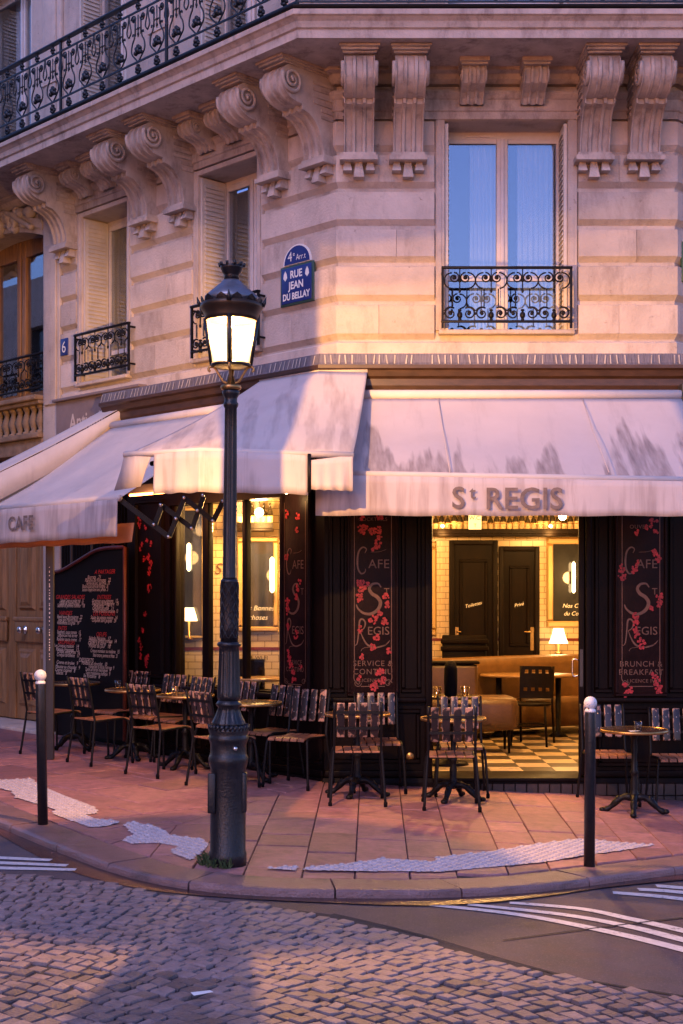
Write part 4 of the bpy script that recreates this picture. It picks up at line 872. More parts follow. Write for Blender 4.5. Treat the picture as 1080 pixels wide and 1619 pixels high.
# shelf with bottles
def bottle_spec(h, r):
    mb = MB(); mb.lathe([(r * .9, 0), (r, .01), (r, h * .58), (r * .8, h * .68), (r * .38, h * .76), (r * .34, h * .95), (r * .42, h * .955), (r * .42, h)], 10); b = mb.mesh('bottle', wine)
    lb = MB(); lb.lathe([(r * 1.02, h * .18), (r * 1.03, h * .20), (r * 1.03, h * .48), (r * 1.02, h * .5)], 10); return b, lb.mesh('label', label_m)
BS = [bottle_spec(.30, .037), bottle_spec(.27, .034), bottle_spec(.32, .036)]
def shelf(x0, x1, y, z, lab, blab, n):
    s = thing('bottle_shelf', lab, 'shelf', T((x0 + x1) / 2, y, z))
    mb = MB(); mb.rbox(x0, x1, y - .09, y + .09, z - .035, z, .008); part(mb, 'shelf_board', interior_wood, s)
    r_ = MB(); r_.tube([(x0, y - .085, z + .13), (x1, y - .085, z + .13)], .006, 6); part(r_, 'guard_rail', brass, s)
    r_ = MB(); r_.box(x0, x1, y - .088, y - .076, z + .001, z + .06); part(r_, 'front_lip', interior_wood, s)
    for i in range(n):
        b, l_ = random.choice(BS); x = x0 + (i + .5) * (x1 - x0) / n
        o = link('bottle', b, None, T(x + random.uniform(-.005, .005), y, z + .001) @ RZ(random.random() * 6)); tag(o, blab, 'bottle', blab.replace('dark glass bottle', 'bottles')); link('label', l_, o, WM[o.name])
shelf(1.0, 3.1, 17.25, 2.47, 'long dark wooden shelf of bottles above the toilet doors', 'dark glass bottle standing on the shelf above the toilet doors', 27)
shelf(-1.12, -.72, 14.40, 2.40, 'short dark shelf of bottles inside the left cafe window', 'dark glass bottle standing on the shelf inside the left window', 6)
shelf(-1.12, -.72, 14.40, 2.78, 'upper short shelf of bottles inside the left cafe window', 'dark glass bottle on the upper shelf inside the left window', 6)
wc = thing('toilet_sign', 'small lit white sign reading W.C. hung before the bottle shelf', 'sign', T(1.68, 17.12, 2.52)); mb = MB(); mb.rbox(1.60, 1.76, 17.10, 17.13, 2.52, 2.73, .006); part(mb, 'sign_box', wc_m, wc); text('W.C.', .07, interior_wood, wc, T(1.68, 17.097, 2.64)); text('T', .06, interior_wood, wc, T(1.68, 17.097, 2.55))
def mirror(x0, x1, z0, z1, y, lab, txt=None, fw_=.09):
    m_ = thing('wall_mirror', lab, 'mirror', T((x0 + x1) / 2, y, z0)); mb = MB(); mb.box(x0, x1, y - .02, y - .004, z0, z1); part(mb, 'mirror_glass', mirror_m, m_)
    part(ring(x0 - fw_, x1 + fw_, z0 - fw_, z1 + fw_, fw_, y - .004, y - .05), 'mirror_frame', mirror_frame, m_)
    if txt:
        for i, t_ in enumerate(txt): text(t_, .075, letter_white, m_, T((x0 + x1) / 2, y - .0215, z0 + .17 - i * .1), shear=.3)
mirror(2.74, 3.4, 1.36, 2.35, 17.6, 'yellow framed mirror with white script on the back wall', ('Nos Cocktails', 'du Comptoir'))
mirror(-1.06, -.735, 1.36, 2.26, 14.612, 'yellow framed mirror with white script inside the left window', ('Les Bonnes', 'choses'), .06)
mirror(-1.76, -1.50, 1.26, 2.6, 14.612, 'tall narrow dark mirror on the tiled wall inside the left window', None, .03)
mirror(.86, 1.14, 1.25, 2.3, 17.6, 'yellow framed wall panel left of the toilet door', None, .09)
text('FREE WI FI', .06, interior_wood, fw, T(-.93, 14.608, 1.0)); text('St Regis', .17, lettering, fw, T(-1.10, 14.607, 1.92), shear=.25)
def sconce(x, y, z, h, lab, pw, r=.035):
    s = thing('wall_lamp', lab, 'lamp', T(x, y, z)); mb = MB(); mb.lathe([(r * .3, 0), (r, .02), (r, h - .02), (r * .3, h)], 12, c=(x, y, z)); part(mb, 'lit_tube', sconce_m, s)
    b = MB(); b.box(x - .02, x + .02, y + r, y + r + .06, z + h * .3, z + h * .7); part(b, 'bracket', brass, s)
    ld = bpy.data.lights.new('wall_lamp_light', 'POINT'); ld.energy = pw; ld.color = (1, .52, .15); ld.shadow_soft_size = .08; link('wall_lamp_light', ld, s, T(x, y - .12, z + h / 2))
sconce(2.98, 17.45, 1.72, .40, 'lit tubular wall lamp before the back wall mirror', 3, .022)
sconce(-.74, 14.5, 1.72, .38, 'lit tubular wall lamp beside the mirror in the left window', 2, .024)
sconce(-1.63, 14.52, 1.95, .3, 'lit slim tube in place of a lamp reflected in the narrow mirror', 1.5, .022)  # added glowing tube stands in for lamps reflected in the mirror
tl = thing('table_lamp', 'small lit table lamp with pleated white shade behind the leather bench', 'lamp', T(2.76, 17.3, .92)); mb = MB()
mb.lathe([(.05, 0), (.05, .012), (.012, .03), (.012, .16)], 12, c=(2.76, 17.3, .95)); part(mb, 'lamp_base', brass, tl); mb = MB(); mb.lathe([(.125, 0), (.10, .06), (.08, .12), (.065, .19)], 20, c=(2.76, 17.3, 1.08)); part(mb, 'lamp_shade', shade_m, tl)
ld = bpy.data.lights.new('table_lamp_light', 'POINT'); ld.energy = 2; ld.color = (1, .62, .25); ld.shadow_soft_size = .1; link('table_lamp_light', ld, tl, T(2.76, 17.12, 1.16))
tl2 = thing('table_lamp', 'small lit lamp with pleated shade in place of a mirror reflection, left window', 'lamp', T(-1.62, 14.4, 1.2)); mb = MB(); mb.lathe([(.09, 0), (.075, .06), (.05, .14)], 18, c=(-1.62, 14.45, 1.42)); part(mb, 'lamp_shade', shade_m, tl2); mb = MB(); mb.lathe([(.05, 0), (.012, .03), (.012, .2)], 10, c=(-1.62, 14.45, 1.22)); part(mb, 'lamp_base', brass, tl2)  # glowing shade added where the narrow mirror reflects a lamp
for x, y, z, pw, lab in ((1.5, 13.35, 2.62, 42, 'round glowing ceiling bulb over the checkered cafe floor'), (2.6, 16.0, 2.62, 16, 'round glowing ceiling bulb over the leather bench'), (.5, 16.3, 2.62, 12, 'round glowing ceiling bulb near the side wall'), (-.85, 14.05, 2.55, 24, 'round glowing ceiling bulb behind the left window'), (1.27, 17.10, 2.56, 2, 'bare glowing bulb before the shelf left of the toilet sign'), (2.63, 17.10, 2.56, 2, 'bare glowing bulb before the shelf above the mirror')):
    b = thing('ceiling_bulb', lab, 'lamp', T(x, y, z)); mb = MB(); mb.ball((x, y, z), .045 if pw > 5 else .02, 12); part(mb, 'bulb', bulb_m, b); c_ = MB(); c_.tube([(x, y, z + .04), (x, y, 2.95)], .006, 5); part(c_, 'cord', rubber, b)
    ld = bpy.data.lights.new('bulb_light', 'POINT'); ld.energy = pw; ld.color = (1, .52, .15); ld.shadow_soft_size = .06; link('bulb_light', ld, b, T(x, y, z - .1))
# bench, stool, tables
sf = thing('leather_bench', 'long curved tan leather bench along the back of the cafe', 'bench', T(2, 16.6, FZ))
pth = [Vector(p) for p in smooth_path([(.75, 15.55, 0), (1.3, 15.95, 0), (2.1, 16.55, 0), (3.0, 16.95, 0), (3.95, 17.05, 0)], 6)]
def along(prof):
    mb = MB(); rows = []
    for i, p in enumerate(pth):
        t = (pth[min(i + 1, len(pth) - 1)] - pth[max(i - 1, 0)]).normalized(); nn = Vector((t.y, -t.x, 0)); rows.append([tuple(p + nn * a + Vector((0, 0, z))) for a, z in prof])
    mb.grid(rows); n_ = len(prof); mb.add(rows[0], [tuple(range(n_))]); mb.add(rows[-1], [tuple(range(n_))[::-1]]); return mb
part(along([(0, .1), (.05, .4), (.10, .85), (.08, .93), (.02, .96), (-.06, .95), (-.09, .9), (-.1, .1)]), 'backrest', leather, sf); part(along([(.06, .12), (.48, .12), (.5, .40), (.47, .45), (.35, .47), (.06, .45)]), 'seat', leather, sf)
ps_ = thing('leather_seat_end', 'squat brown leather bench end near the cafe doorway', 'seat', T(1.4, 14.4, FZ)); mb = MB(); mb.rbox(.85, 1.86, 14.2, 14.75, .27, .62, .09); part(mb, 'cushion', leather_d, ps_)
for x in (.95, 1.76):
    for y in (14.28, 14.66): mb = MB(); mb.tube([(x, y, FZ), (x, y, .29)], [.012, .02], 8); part(mb, 'leg', interior_wood, ps_)
ab = thing('armchair_back', 'dark leather booth back standing left inside the doorway', 'seat', T(1.1, 15.0, FZ)); mb = MB(); mb.rbox(.75, 1.5, 14.95, 15.12, FZ, .93, .04); part(mb, 'backrest', leather_d, ab); mb = MB(); mb.rbox(.73, 1.52, 14.93, 15.14, .935, .965, .012); part(mb, 'top_rail', interior_wood, ab)
cr_ = thing('wooden_crate_back', 'dark slatted wooden chair back before the toilet door', 'seat', T(1.6, 17.2, FZ)); mb = MB(); mb.rbox(1.27, 1.83, 17.15, 17.2, FZ, 1.19, .02); part(mb, 'backrest', interior_wood, cr_)
for z in (.99, 1.08): mb = MB(); mb.rbox(1.25, 1.85, 17.11, 17.15, z, z + .06, .01); part(mb, 'slat', interior_wood, cr_)
it = thing('cafe_table', 'oval wooden table before the curved leather bench', 'table', T(2.2, 16.1, FZ)); mb = MB(); mb.lathe([(.001, -.03), (.56, -.03), (.58, -.015), (.56, 0), (.001, 0)], 32); mb.v = [(x * 1.0, y * .6, z) for x, y, z in mb.v]; part(mb, 'table_top', mat('light_wood_top', (.30, .17, .07), .3, var=.2), it, T(2.2, 16.0, .765))
for x in (1.85, 2.55): mb = MB(); mb.tube([(x, 16.0, FZ), (x, 16.0, .1), (x, 16.0, .735)], [.12, .03, .035], 10); part(mb, 'column', iron, it)
dt = thing('cafe_table', 'small dark table with tumblers just inside the doorway', 'table', T(1.05, 13.35, FZ)); mb = MB(); mb.lathe([(.001, -.025), (.29, -.025), (.3, -.01), (.29, 0), (.001, 0)], 28); part(mb, 'table_top', top_m, dt, T(1.05, 13.35, .71)); mb = MB(); mb.lathe([(.2, 0), (.18, .03), (.03, .05), (.025, .65)], 14); part(mb, 'column', iron, dt, T(1.05, 13.35, FZ))
vp = MB(); vp.lathe([(.05, 0), (.062, .02), (.066, .15), (.064, .27), (.05, .325), (.02, .345), (.001, .348)], 16); tag(part(vp, 'dark_vase', rubber, None, T(1.06, 13.2, .711)), 'dark rounded vase on the small table inside the doorway', 'vase')
# cafe chair with pierced back
pc = thing('pierced_chair', 'dark bentwood chair with pierced back on the checkered floor', 'chair', T(2.12, 15.1, FZ) @ RZ(radians(160)))
Mp = WM[pc.name]; bkp = MB(); nx, nz_ = 9, 9
def cur(i, j): x = -.19 + .38 * i / nx; z = .50 + .36 * j / nz_; return (x * (1 - .12 * max(0, (j - 5)) / 4), -.20 - .10 * (z - .45) - .5 * (.19 ** 2 - x * x), z)
for i in range(nx):
    for j in range(nz_):
        if i % 2 == 1 and j in (2, 7): continue
        bkp.add([cur(i, j), cur(i + 1, j), cur(i + 1, j + 1), cur(i, j + 1)], [(0, 1, 2, 3)])
pb = part(bkp, 'backrest', interior_wood, pc, Mp); md = pb.modifiers.new('s', 'SOLIDIFY'); md.thickness = .014
mb = MB(); mb.lathe([(.001, 0), (.2, 0), (.21, .012), (.2, .03), (.001, .025)], 24, c=(0, 0, .44)); part(mb, 'seat', interior_wood, pc, Mp)
for sx_ in (-1, 1):
    mb = MB(); mb.tube([(sx_ * .19, -.27, 0), (sx_ * .18, -.2, .45), (sx_ * .185, -.25, .86)], .014, 7); part(mb, 'leg', interior_wood, pc, Mp); mb = MB(); mb.tube([(sx_ * .2, .2, 0), (sx_ * .17, .15, .45)], .014, 7); part(mb, 'leg', interior_wood, pc, Mp)
mb = MB(); mb.tube(arc(0, 0, .16, 0, 2 * pi, 20), .009, 6); mb.v = [(x, z, .22 + y) for x, y, z in mb.v]; part(mb, 'foot_ring', interior_wood, pc, Mp)
mb = MB(); mb.rbox(-1.1, -.78, 13.75, 13.82, .3, 1.05, .02); tag(part(mb, 'booth_back', interior_wood, None), 'dark booth back behind the glass of the left window', 'seat')
mb = MB(); mb.lathe([(.001, -.03), (.26, -.03), (.27, -.01), (.26, 0), (.001, 0)], 24); ct2 = thing('cafe_table', 'yellow lit round table just behind the left window glass', 'table', T(-.8, 13.45, FZ)); part(mb, 'table_top', MATS['light_wood_top'], ct2, T(-.8, 13.45, .88)); mb = MB(); mb.tube([(-.8, 13.45, FZ), (-.8, 13.45, .86)], .03, 8); part(mb, 'column', iron, ct2)

# ================================================================== ANTIQUE SHOP (left of the cafe)
an = thing('antique_shopfront', 'closed antique shop with grey fascia and dark ribbed shutter', 'shopfront', FL @ T(-3.8, -.1, 0))
mb = MB(); mb.box(-4.66, -2.955, -.10, .0, 3.40, 3.95); mb.rbox(-4.68, -2.955, -.15, .0, 3.951, 3.985, .008); part(mb, 'fascia_board', mat('grey_pink_fascia', (.20, .15, .14), .6, var=.15, scale=4), an, FL)
text('Antiquités', .27, mat('cream_gothic_paint', (.55, .46, .40), .7, var=.1), an, FL @ T(-3.93, -.103, 3.60), sx=.8, off=.004)
mb = MB(); mb.box(-4.66, -2.955, -.02, .1, -.2, 3.40); part(mb, 'shutter_backing', rubber, an, FL)
for k in range(28): mb = MB(); u = -4.64 + k * .06; mb.pillow(u, u + .05, .1, 3.39, -.021, -.05, .014); part(mb, 'shutter_rib', dark_grey if k % 7 == 3 else rubber, an, FL)
mb = MB(); mb.rbox(-4.68, -2.955, -.08, .05, -.3, .10, .01); part(mb, 'plinth', wood, an, FL)

# ================================================================== AWNINGS
def canopy(tops, bots, nv=14, sag=.035, nu=24):
    def lerpl(P, t):
        n = len(P) - 1; k = min(int(t * n), n - 1); return P[k].lerp(P[k + 1], t * n - k)
    rows = []
    for j in range(nv + 1):
        v = j / nv; row = []
        for i in range(nu + 1):
            t = i / nu; p = lerpl(tops, t).lerp(lerpl(bots, t), v); p = p.copy(); p.z -= sag * sin(pi * v) * (1 + .3 * sin(t * 17)) - .006 * sin(t * 40 + v * 3) * v; row.append(tuple(p))
        rows.append(row)
    mb = MB(); mb.grid(rows); return mb
def valance(P, drop, wave=.012, nu=50, out=Vector((0, -1, 0)), drop2=None, seed=0):
    rows = [[] for _ in range(6)]; n = len(P) - 1; drop2 = drop if drop2 is None else drop2
    for i in range(nu + 1):
        t = i / nu; k = min(int(t * n), n - 1); p = P[k].lerp(P[k + 1], t * n - k); dr_ = drop + (drop2 - drop) * t
        for j in range(6): v = j / 5; rows[j].append(tuple(p + Vector((0, 0, -dr_ * v - .004 * sin(t * 31 + seed) * v)) + out * (wave * v * sin(t * 22 + seed) + .015 * v)))
    mb = MB(); mb.grid(rows); return mb
def fab(mb, name, parent, m=fabric, **k):
    o = part(mb, name, m, parent, **k); md = o.modifiers.new('s', 'SOLIDIFY'); md.thickness = .004; return o
def rod(pts, r, name, parent, m): mb = MB(); mb.tube(pts, r, 10); return part(mb, name, m, parent)
V = Vector
# over the doorway
aw = thing('awning', 'stained cream awning lettered St REGIS over the cafe doorway', 'awning', T(1.4, 12.2, 3.5), 'cafe awnings')
t0, t1 = V((-.20, 12.33, 3.535)), V((3.05, 12.33, 3.535)); b0, b1 = V((-.21, 11.05, 2.685)), V((3.10, 11.05, 2.625))
fab(canopy([t0 + V((0, -.13, -.08)), t1 + V((0, -.13, -.08))], [b0, b1], nv=20), 'canopy', aw, fabric_main)
rod([t0 + V((0, -.10, -.04)), t1 + V((0, -.10, -.04))], .046, 'roller', aw, fabric_clean); rod([b0 + V((0, 0, .0)), b1], .028, 'front_bar', aw, fabric_clean)
vl = fab(valance([b0 + V((0, -.02, -.01)), b1 + V((0, -.02, -.01))], .335, drop2=.28), 'valance', aw, fabric_val)
for x in (.87, 2.16): rod([V((x, 12.19, 3.46)), V((x + .003, 11.75, 3.145)), V((x + .01, 11.03, 2.69))], .0035, 'seam', aw, fabric_val)
for x in (.3, 2.8): rod([V((x, 12.3, 3.2)), V((x - .1, 11.7, 2.95)), V((x, 11.1, 2.63))], .02, 'folding_arm', aw, iron)
lt = [('S', .945, 2.40, .245), ('t', 1.06, 2.475, .15), ('REGIS', 1.475, 2.393, .245)]
for s_, x, z, size in lt: text(s_, size, ink, vl, T(x, 10.988, z), space=1.02, off=.004 if len(s_) > 1 or s_ == 'S' else .002)
ec = MB(); ec.rbox(3.055, 3.12, 12.2, 12.36, 3.40, 3.60, .01); part(ec, 'end_bracket', dark_grey, aw)
# round the corner
ca = thing('awning', 'tall plain cream awning reaching out around the building corner', 'awning', T(-.3, 12.2, 3.7), 'cafe awnings')
A_, C_, B_ = Lw(-.66, -.37, 3.735), Cw(-.37 * TM, -.37, 3.735), Cw(.265, -.37, 3.725)
L_, M_, R_ = V((-1.707, 10.70, 2.80)), V((-1.081, 10.42, 2.80)), V((.09, 10.75, 2.80))
# the two faces share the ridge C_-M_
cn = MB(); rows = []
for j in range(17):
    v = j / 16; r0 = A_.lerp(L_, v); r1 = C_.lerp(M_, v); r2 = B_.lerp(R_, v); row = []
    for i in range(15): 
        t = i / 14; p = r0.lerp(r1, t * t * (3 - 2 * t) * .5 + t * .5); row.append(p)
    for i in range(1, 25): row.append(r1.lerp(r2, i / 24))
    m = len(row)
    for k in range(m): row[k] = tuple(row[k] + V((0, 0, -.05 * sin(pi * v) + .008 * sin(k * .9 + v * 4) * v)))
    rows.append(row)
cn.grid(rows); fab(cn, 'canopy', ca)
rod([L_, M_, R_], .028, 'front_bar', ca, fabric_clean); rod([A_ + V((0, 0, .01)), C_ + V((0, -.0, .01)), B_ + V((0, 0, .01))], .04, 'roller', ca, fabric_clean)
dl_ = (M_ - L_)
fab(valance([L_ + dl_ * .40 + V((0, -.02, 0)), M_ + V((0, -.03, 0)), M_.lerp(R_, .70) + V((0, -.02, 0))], .32, out=V((-.1, -1, 0)).normalized(), seed=2), 'valance', ca, fabric_val)
fab(valance([M_.lerp(R_, .715) + V((0, -.02, -.05)), R_ + V((0, -.02, 0))], .23, nu=16, drop2=.285, seed=4), 'valance', ca, fabric_val)
fp = MB(); fp.grid([[tuple(L_ + V((0, -.01, -.01))), tuple(L_ + dl_ * .36 + V((0, -.03, -.03)))], [tuple(L_ + V((-.03, -.02, -.14))), tuple(L_ + dl_ * .3 + V((.0, -.05, -.13)))], [tuple(L_ + V((-.075, -.03, -.285))), tuple(L_ + dl_ * .2 + V((0.02, -.06, -.26)))]]); fab(fp, 'loose_flap', ca)
for p, q in ((C_ + V((-.25, .1, -.5)), L_ + V((.2, .1, -.06))), (C_ + V((.1, -.1, -.5)), R_ + V((-.25, .08, -.06)))): rod([p, p.lerp(q, .5) + V((-.2, 0, -.1)), q], .02, 'folding_arm', ca, iron)
st = rod([M_.lerp(R_, .708) + V((0, -.03, .0)), M_.lerp(R_, .708) + V((0, -.03, -.30))], .014, 'strap', ca, iron)
# scissor arms under the left awnings
sca = thing('scissor_arm', 'black zigzag scissor arm under the corner awning', 'awning arm', T(-1.4, 12, 2.4))
pts = [(-1.973, 2.553), (-1.525, 2.21), (-1.387, 2.553), (-1.134, 2.35), (-1.047, 2.524)]
for (a, b), dd in (((0, 1), 0), ((1, 2), .03), ((2, 3), 0), ((3, 4), .03)):
    mb = MB(); mb.bar((pts[a][0], 12.0 + dd, pts[a][1]), (pts[b][0], 12.0 + dd, pts[b][1]), .045, .02); part(mb, 'bar', iron, sca)
p2 = [(-1.655, 2.317), (-1.593, 2.49), (-1.322, 2.285), (-1.221, 2.574)]
for i, dd in ((0, .06), (1, .09), (2, .06)):
    mb = MB(); mb.bar((p2[i][0], 12.0 + dd, p2[i][1]), (p2[i + 1][0], 12.0 + dd, p2[i + 1][1]), .045, .02); part(mb, 'bar', iron, sca)
for x, z in pts + p2 + [(-1.46, 2.37), (-1.27, 2.44)]: mb = MB(); mb.tube([(x, 11.97, z), (x, 12.02, z)], .016, 8); part(mb, 'pivot', chrome, sca)
# CAFE awning along the left wall
la = thing('awning', 'blue grey shaded awning lettered CAFE along the left wall', 'awning', FL @ T(-2, -.4, 3.5), 'cafe awnings')
ta, tb = Lw(-2.98, -.36, 3.55), Lw(-.75, -.36, 3.55); fa, fb = Lw(-3.35, -1.90, 2.545), Lw(-.80, -1.90, 2.55)
fab(canopy([Lw(-2.98, -.49, 3.465), Lw(-.75, -.49, 3.465)], [fa, fb]), 'canopy', la, fabric_clean); rod([Lw(-2.98, -.46, 3.50), Lw(-.75, -.46, 3.50)], .046, 'roller', la, fabric_clean); rod([fa, fb], .03, 'front_bar', la, fabric_clean)
v2 = fab(valance([fa + V((-.015, -.015, 0)), fb + V((-.015, -.015, 0))], .35, out=V((nL.x, nL.y, 0)), drop2=.34, seed=1), 'valance', la, fabric_val)
text('CAFE', .19, ink, v2, FL @ T(-2.36, -1.955, 2.32), space=1.06, off=.004)
fab(valance([Lw(-3.35, -1.70, 2.34), Lw(-.86, -1.70, 2.34)], .175, out=V((nL.x, nL.y, 0)), seed=5), 'inner_valance', la, mat('orange_lit_canvas', (.55, .22, .10), .9, var=.1))  # orange glow of the lit lining is put into the cloth colour
# antique shop awning
aa = thing('awning', 'pale awning with hanging side flap on the antique shop', 'awning', FL @ T(-4, -.3, 3.7))
p0, p1 = Lw(-3.42, -.16, 3.80), Lw(-3.02, -.16, 3.80); q0, q1 = Lw(-3.42, -1.90, 2.88), Lw(-3.02, -1.90, 2.88)
fab(canopy([p0, p1], [q0, q1], sag=.02), 'canopy', aa, fabric_clean); rod([q0, q1], .028, 'front_bar', aa, fabric_clean)
sf_ = MB(); sf_.grid([[tuple(p1.lerp(q1, i / 12) + V((0, 0, -.012 - .02 * sin(pi * i / 12)))) for i in range(13)], [tuple(p1.lerp(q1, i / 12) + V((0, 0, -.02 - .27 * min(1, .35 + i / 8)))) for i in range(13)]]); fab(sf_, 'side_flap', aa, fabric_clean)
fab(valance([q0, q1], .25, out=V((nL.x, nL.y, 0)), seed=7), 'valance', aa, fabric_clean)
# heater under the CAFE awning, spot over the corner panel
ht = thing('patio_heater', 'orange glowing tube heater hung under the left awning', 'heater', FL @ T(-1.9, -.75, 2.7)); mb = MB(); mb.rbox(-2.3, -1.6, -.80, -.70, 2.72, 2.80, .01); part(mb, 'housing', dark_grey, ht, FL); mb = MB(); mb.tube([(-2.25, -.76, 2.705), (-1.65, -.76, 2.705)], .012, 8); part(mb, 'glowing_tube', mat('hot_tube', (1, .3, .1), .5, emit=(1, .22, .05), estr=5), ht, FL)
ld = bpy.data.lights.new('heater_light', 'POINT'); ld.energy = 5; ld.color = (1, .36, .12); ld.shadow_soft_size = .15; link('heater_light', ld, ht, FL @ T(-1.95, -.95, 2.6))
sp_ = thing('wall_spotlight', 'small lit spotlight over the corner panel', 'lamp', FL @ T(-.16, -.5, 2.66)); mb = MB(); mb.tube([(-.2, -.3, 2.72), (-.2, -.46, 2.72), (-.2, -.47, 2.66)], [.01, .01, .03], 8); part(mb, 'arm', iron, sp_, FL); mb = MB(); mb.ball((-.2, -.47, 2.645), .02, 10); part(mb, 'bulb', bulb_m, sp_, FL)
ld = bpy.data.lights.new('spot_light', 'POINT'); ld.energy = 1.0; ld.color = (1, .58, .22); ld.shadow_soft_size = .03; link('spot_light', ld, sp_, FL @ T(-.2, -.50, 2.60))

# ================================================================== STREET LAMP
LX, LY = -.715, 8.54; LM = T(LX, LY, gz(LX)) @ Matrix.Rotation(radians(.4), 4, 'Y')
lamp = thing('street_lamp', 'lit black cast iron street lamp with crowned glass lantern at the kerb', 'street lamp', LM)
def lp_(prof, name, m=iron_lamp, parent=lamp, seg=32, **k): mb = MB(); mb.lathe(prof, seg, **k); return part(mb, name, m, parent, LM)
bs = lp_([(.117, -.02), (.119, .07), (.112, .085), (.112, .60), (.118, .62), (.124, .645), (.126, .665), (.118, .685), (.114, .70), (.114, .755), (.122, .775), (.127, .79), (.122, .805), (.118, .815), (.126, .835), (.126, .855), (.11, .87)], 'base')
rp = MB(); n = 26
for k in range(n): a = 2 * pi * k / n; rp.tube([(.118 * cos(a), .118 * sin(a), .845), (.122 * cos(a + .16), .122 * sin(a + .16), .875)], .012, 6)
part(rp, 'rope_moulding', iron_lamp, bs, LM, kind='stuff')
for bx in ((-.12, -.07, -.105, -.06), (.085, .118, -.06, .03)): hp = MB(); hp.rbox(*bx, .33, .58, .01); part(hp, 'relief_plate', iron_lamp, bs, LM)
bo = MB(); bo.ball((.05, -.107, .735), .016, 8); part(bo, 'bolt', chrome, bs, LM)
lp_([(.108, .868), (.105, .89), (.085, .93), (.072, .965), (.068, .985), (.078, .995), (.082, 1.005), (.072, 1.018), (.066, 1.03)], 'leaf_collar', flute=.14, nf=12, zrange=(.88, .97), seg=48)
lp_([(.066, 1.025), (.074, 1.05), (.073, 1.08), (.068, 1.20), (.0635, 1.33), (.062, 1.36), (.074, 1.368), (.076, 1.383), (.066, 1.395)], 'swelling', flute=.13, nf=16, zrange=(1.06, 1.34), seg=64)
lf = lp_([(.056, 1.39), (.055, 1.50), (.053, 1.76), (.057, 1.766), (.057, 1.778), (.047, 1.79)], 'leaf_sleeve')
lv = MB()
for r_ in range(9):
    for k in range(8):
        a = 2 * pi * (k + .5 * (r_ % 2)) / 8; z = 1.43 + r_ * .038; P = [(.057 * cos(a + da), .057 * sin(a + da), z + dz) for da, dz in ((-.36, .03), (-.3, .012), (-.15, -.006), (0, -.012), (.15, -.006), (.3, .012), (.36, .03))]; lv.tube(P, .0035, 4)
part(lv, 'leaf_relief', iron_lamp, lf, LM, kind='stuff')
lp_([(.046, 1.785), (.044, 1.80), (.042, 2.2), (.039, 2.7), (.038, 2.86), (.046, 2.875), (.048, 2.89), (.040, 2.90), (.040, 2.925), (.052, 2.945), (.056, 2.965), (.047, 2.975)], 'shaft', flute=.16, nf=12, zrange=(1.8, 2.87), seg=60)
lp_([(.045, 2.972), (.062, 2.98), (.066, 2.992), (.062, 3.004), (.03, 3.012), (.02, 3.06)], 'collar', brass)
for k in range(4):
    a = pi / 2 * k; mb = MB(); P = smooth_path([(.025, 0, 3.02), (.05, 0, 3.03), (.075, 0, 3.07), (.105, 0, 3.115), (.135, 0, 3.118), (.142, 0, 3.10), (.13, 0, 3.09)], 4)
    mb.tube([(x * cos(a + pi / 4) if False else x * cos(a), x * sin(a), z) for x, _, z in P], .0085, 6); part(mb, 'scroll_bracket', brass, lamp, LM)
ZB, ZT, RB, RT = 3.13, 3.416, .117, .162
lp_([(RB - .012, ZB - .008), (RB + .008, ZB - .012), (RB + .012, ZB), (RB + .006, ZB + .012), (RB - .012, ZB + .008), (RB - .012, ZB - .008)], 'lantern_ring', seg=32)
for k in range(4):
    a = -pi / 2 + k * pi / 2; mb = MB(); mb.bar((RB * cos(a), RB * sin(a), ZB), (RT * cos(a), RT * sin(a), ZT), .02, .02) if False else mb.tube([(RB * cos(a), RB * sin(a), ZB), (RT * cos(a), RT * sin(a), ZT + .01)], .017, 4); part(mb, 'lantern_rib', iron_lamp, lamp, LM)
    pn = MB(); pn.grid([[((r_ - .004) * cos(a + b * pi / 2 / 8), (r_ - .004) * sin(a + b * pi / 2 / 8), z) for b in range(9)] for r_, z in ((RB, ZB), (RT, ZT))]); part(pn, 'lantern_pane', lantern_m, lamp, LM)
hd = lp_([(.158, 3.405), (.166, 3.405), (.170, 3.43), (.176, 3.455), (.188, 3.475), (.197, 3.49), (.197, 3.507), (.186, 3.515), (.172, 3.52), (.15, 3.50), (.158, 3.405)], 'hood', mat('bronze_hood', (.055, .035, .022), .4, metal=.5, var=.3))
lp_([(.172, 3.52), (.168, 3.56), (.12, 3.602), (.066, 3.648), (.064, 3.655), (.05, 3.665)], 'hood_cone', zinc)
for k in range(12):
    a = 2 * pi * k / 12 + pi / 12; mb = MB(); q = [(r_ * cos(a + da), r_ * sin(a + da), z) for r_, da, z in ((.186, -.20, 3.512), (.186, .20, 3.512), (.193, .14, 3.535), (.195, .0, 3.553), (.193, -.14, 3.535))]; qi = [(x * .96, y * .96, z) for x, y, z in q]
    mb.add(q + qi, [(0, 1, 2, 3, 4), (9, 8, 7, 6, 5)] + [(i, (i + 1) % 5, 5 + (i + 1) % 5, 5 + i) for i in range(5)]); part(mb, 'crest', iron_lamp, hd, LM)
for k in range(4):
    a = pi / 4 + k * pi / 2 + pi / 4; mb = MB(); mb.tube([(.195 * cos(a), .195 * sin(a), 3.50), (.208 * cos(a), .208 * sin(a), 3.525), (.218 * cos(a), .218 * sin(a), 3.56)], [.016, .012, .002], 6); part(mb, 'spike', iron_lamp, hd, LM)
cw = lp_([(.05, 3.66), (.046, 3.69), (.05, 3.70), (.062, 3.715), (.066, 3.73), (.07, 3.735), (.074, 3.752), (.07, 3.754), (.05, 3.72)], 'crown')
for k in range(10):
    a = 2 * pi * k / 10; mb = MB(); mb.tube([(.072 * cos(a), .072 * sin(a), 3.748), (.079 * cos(a), .079 * sin(a), 3.772)], .009, 4); part(mb, 'crown_tooth', iron_lamp, cw, LM)
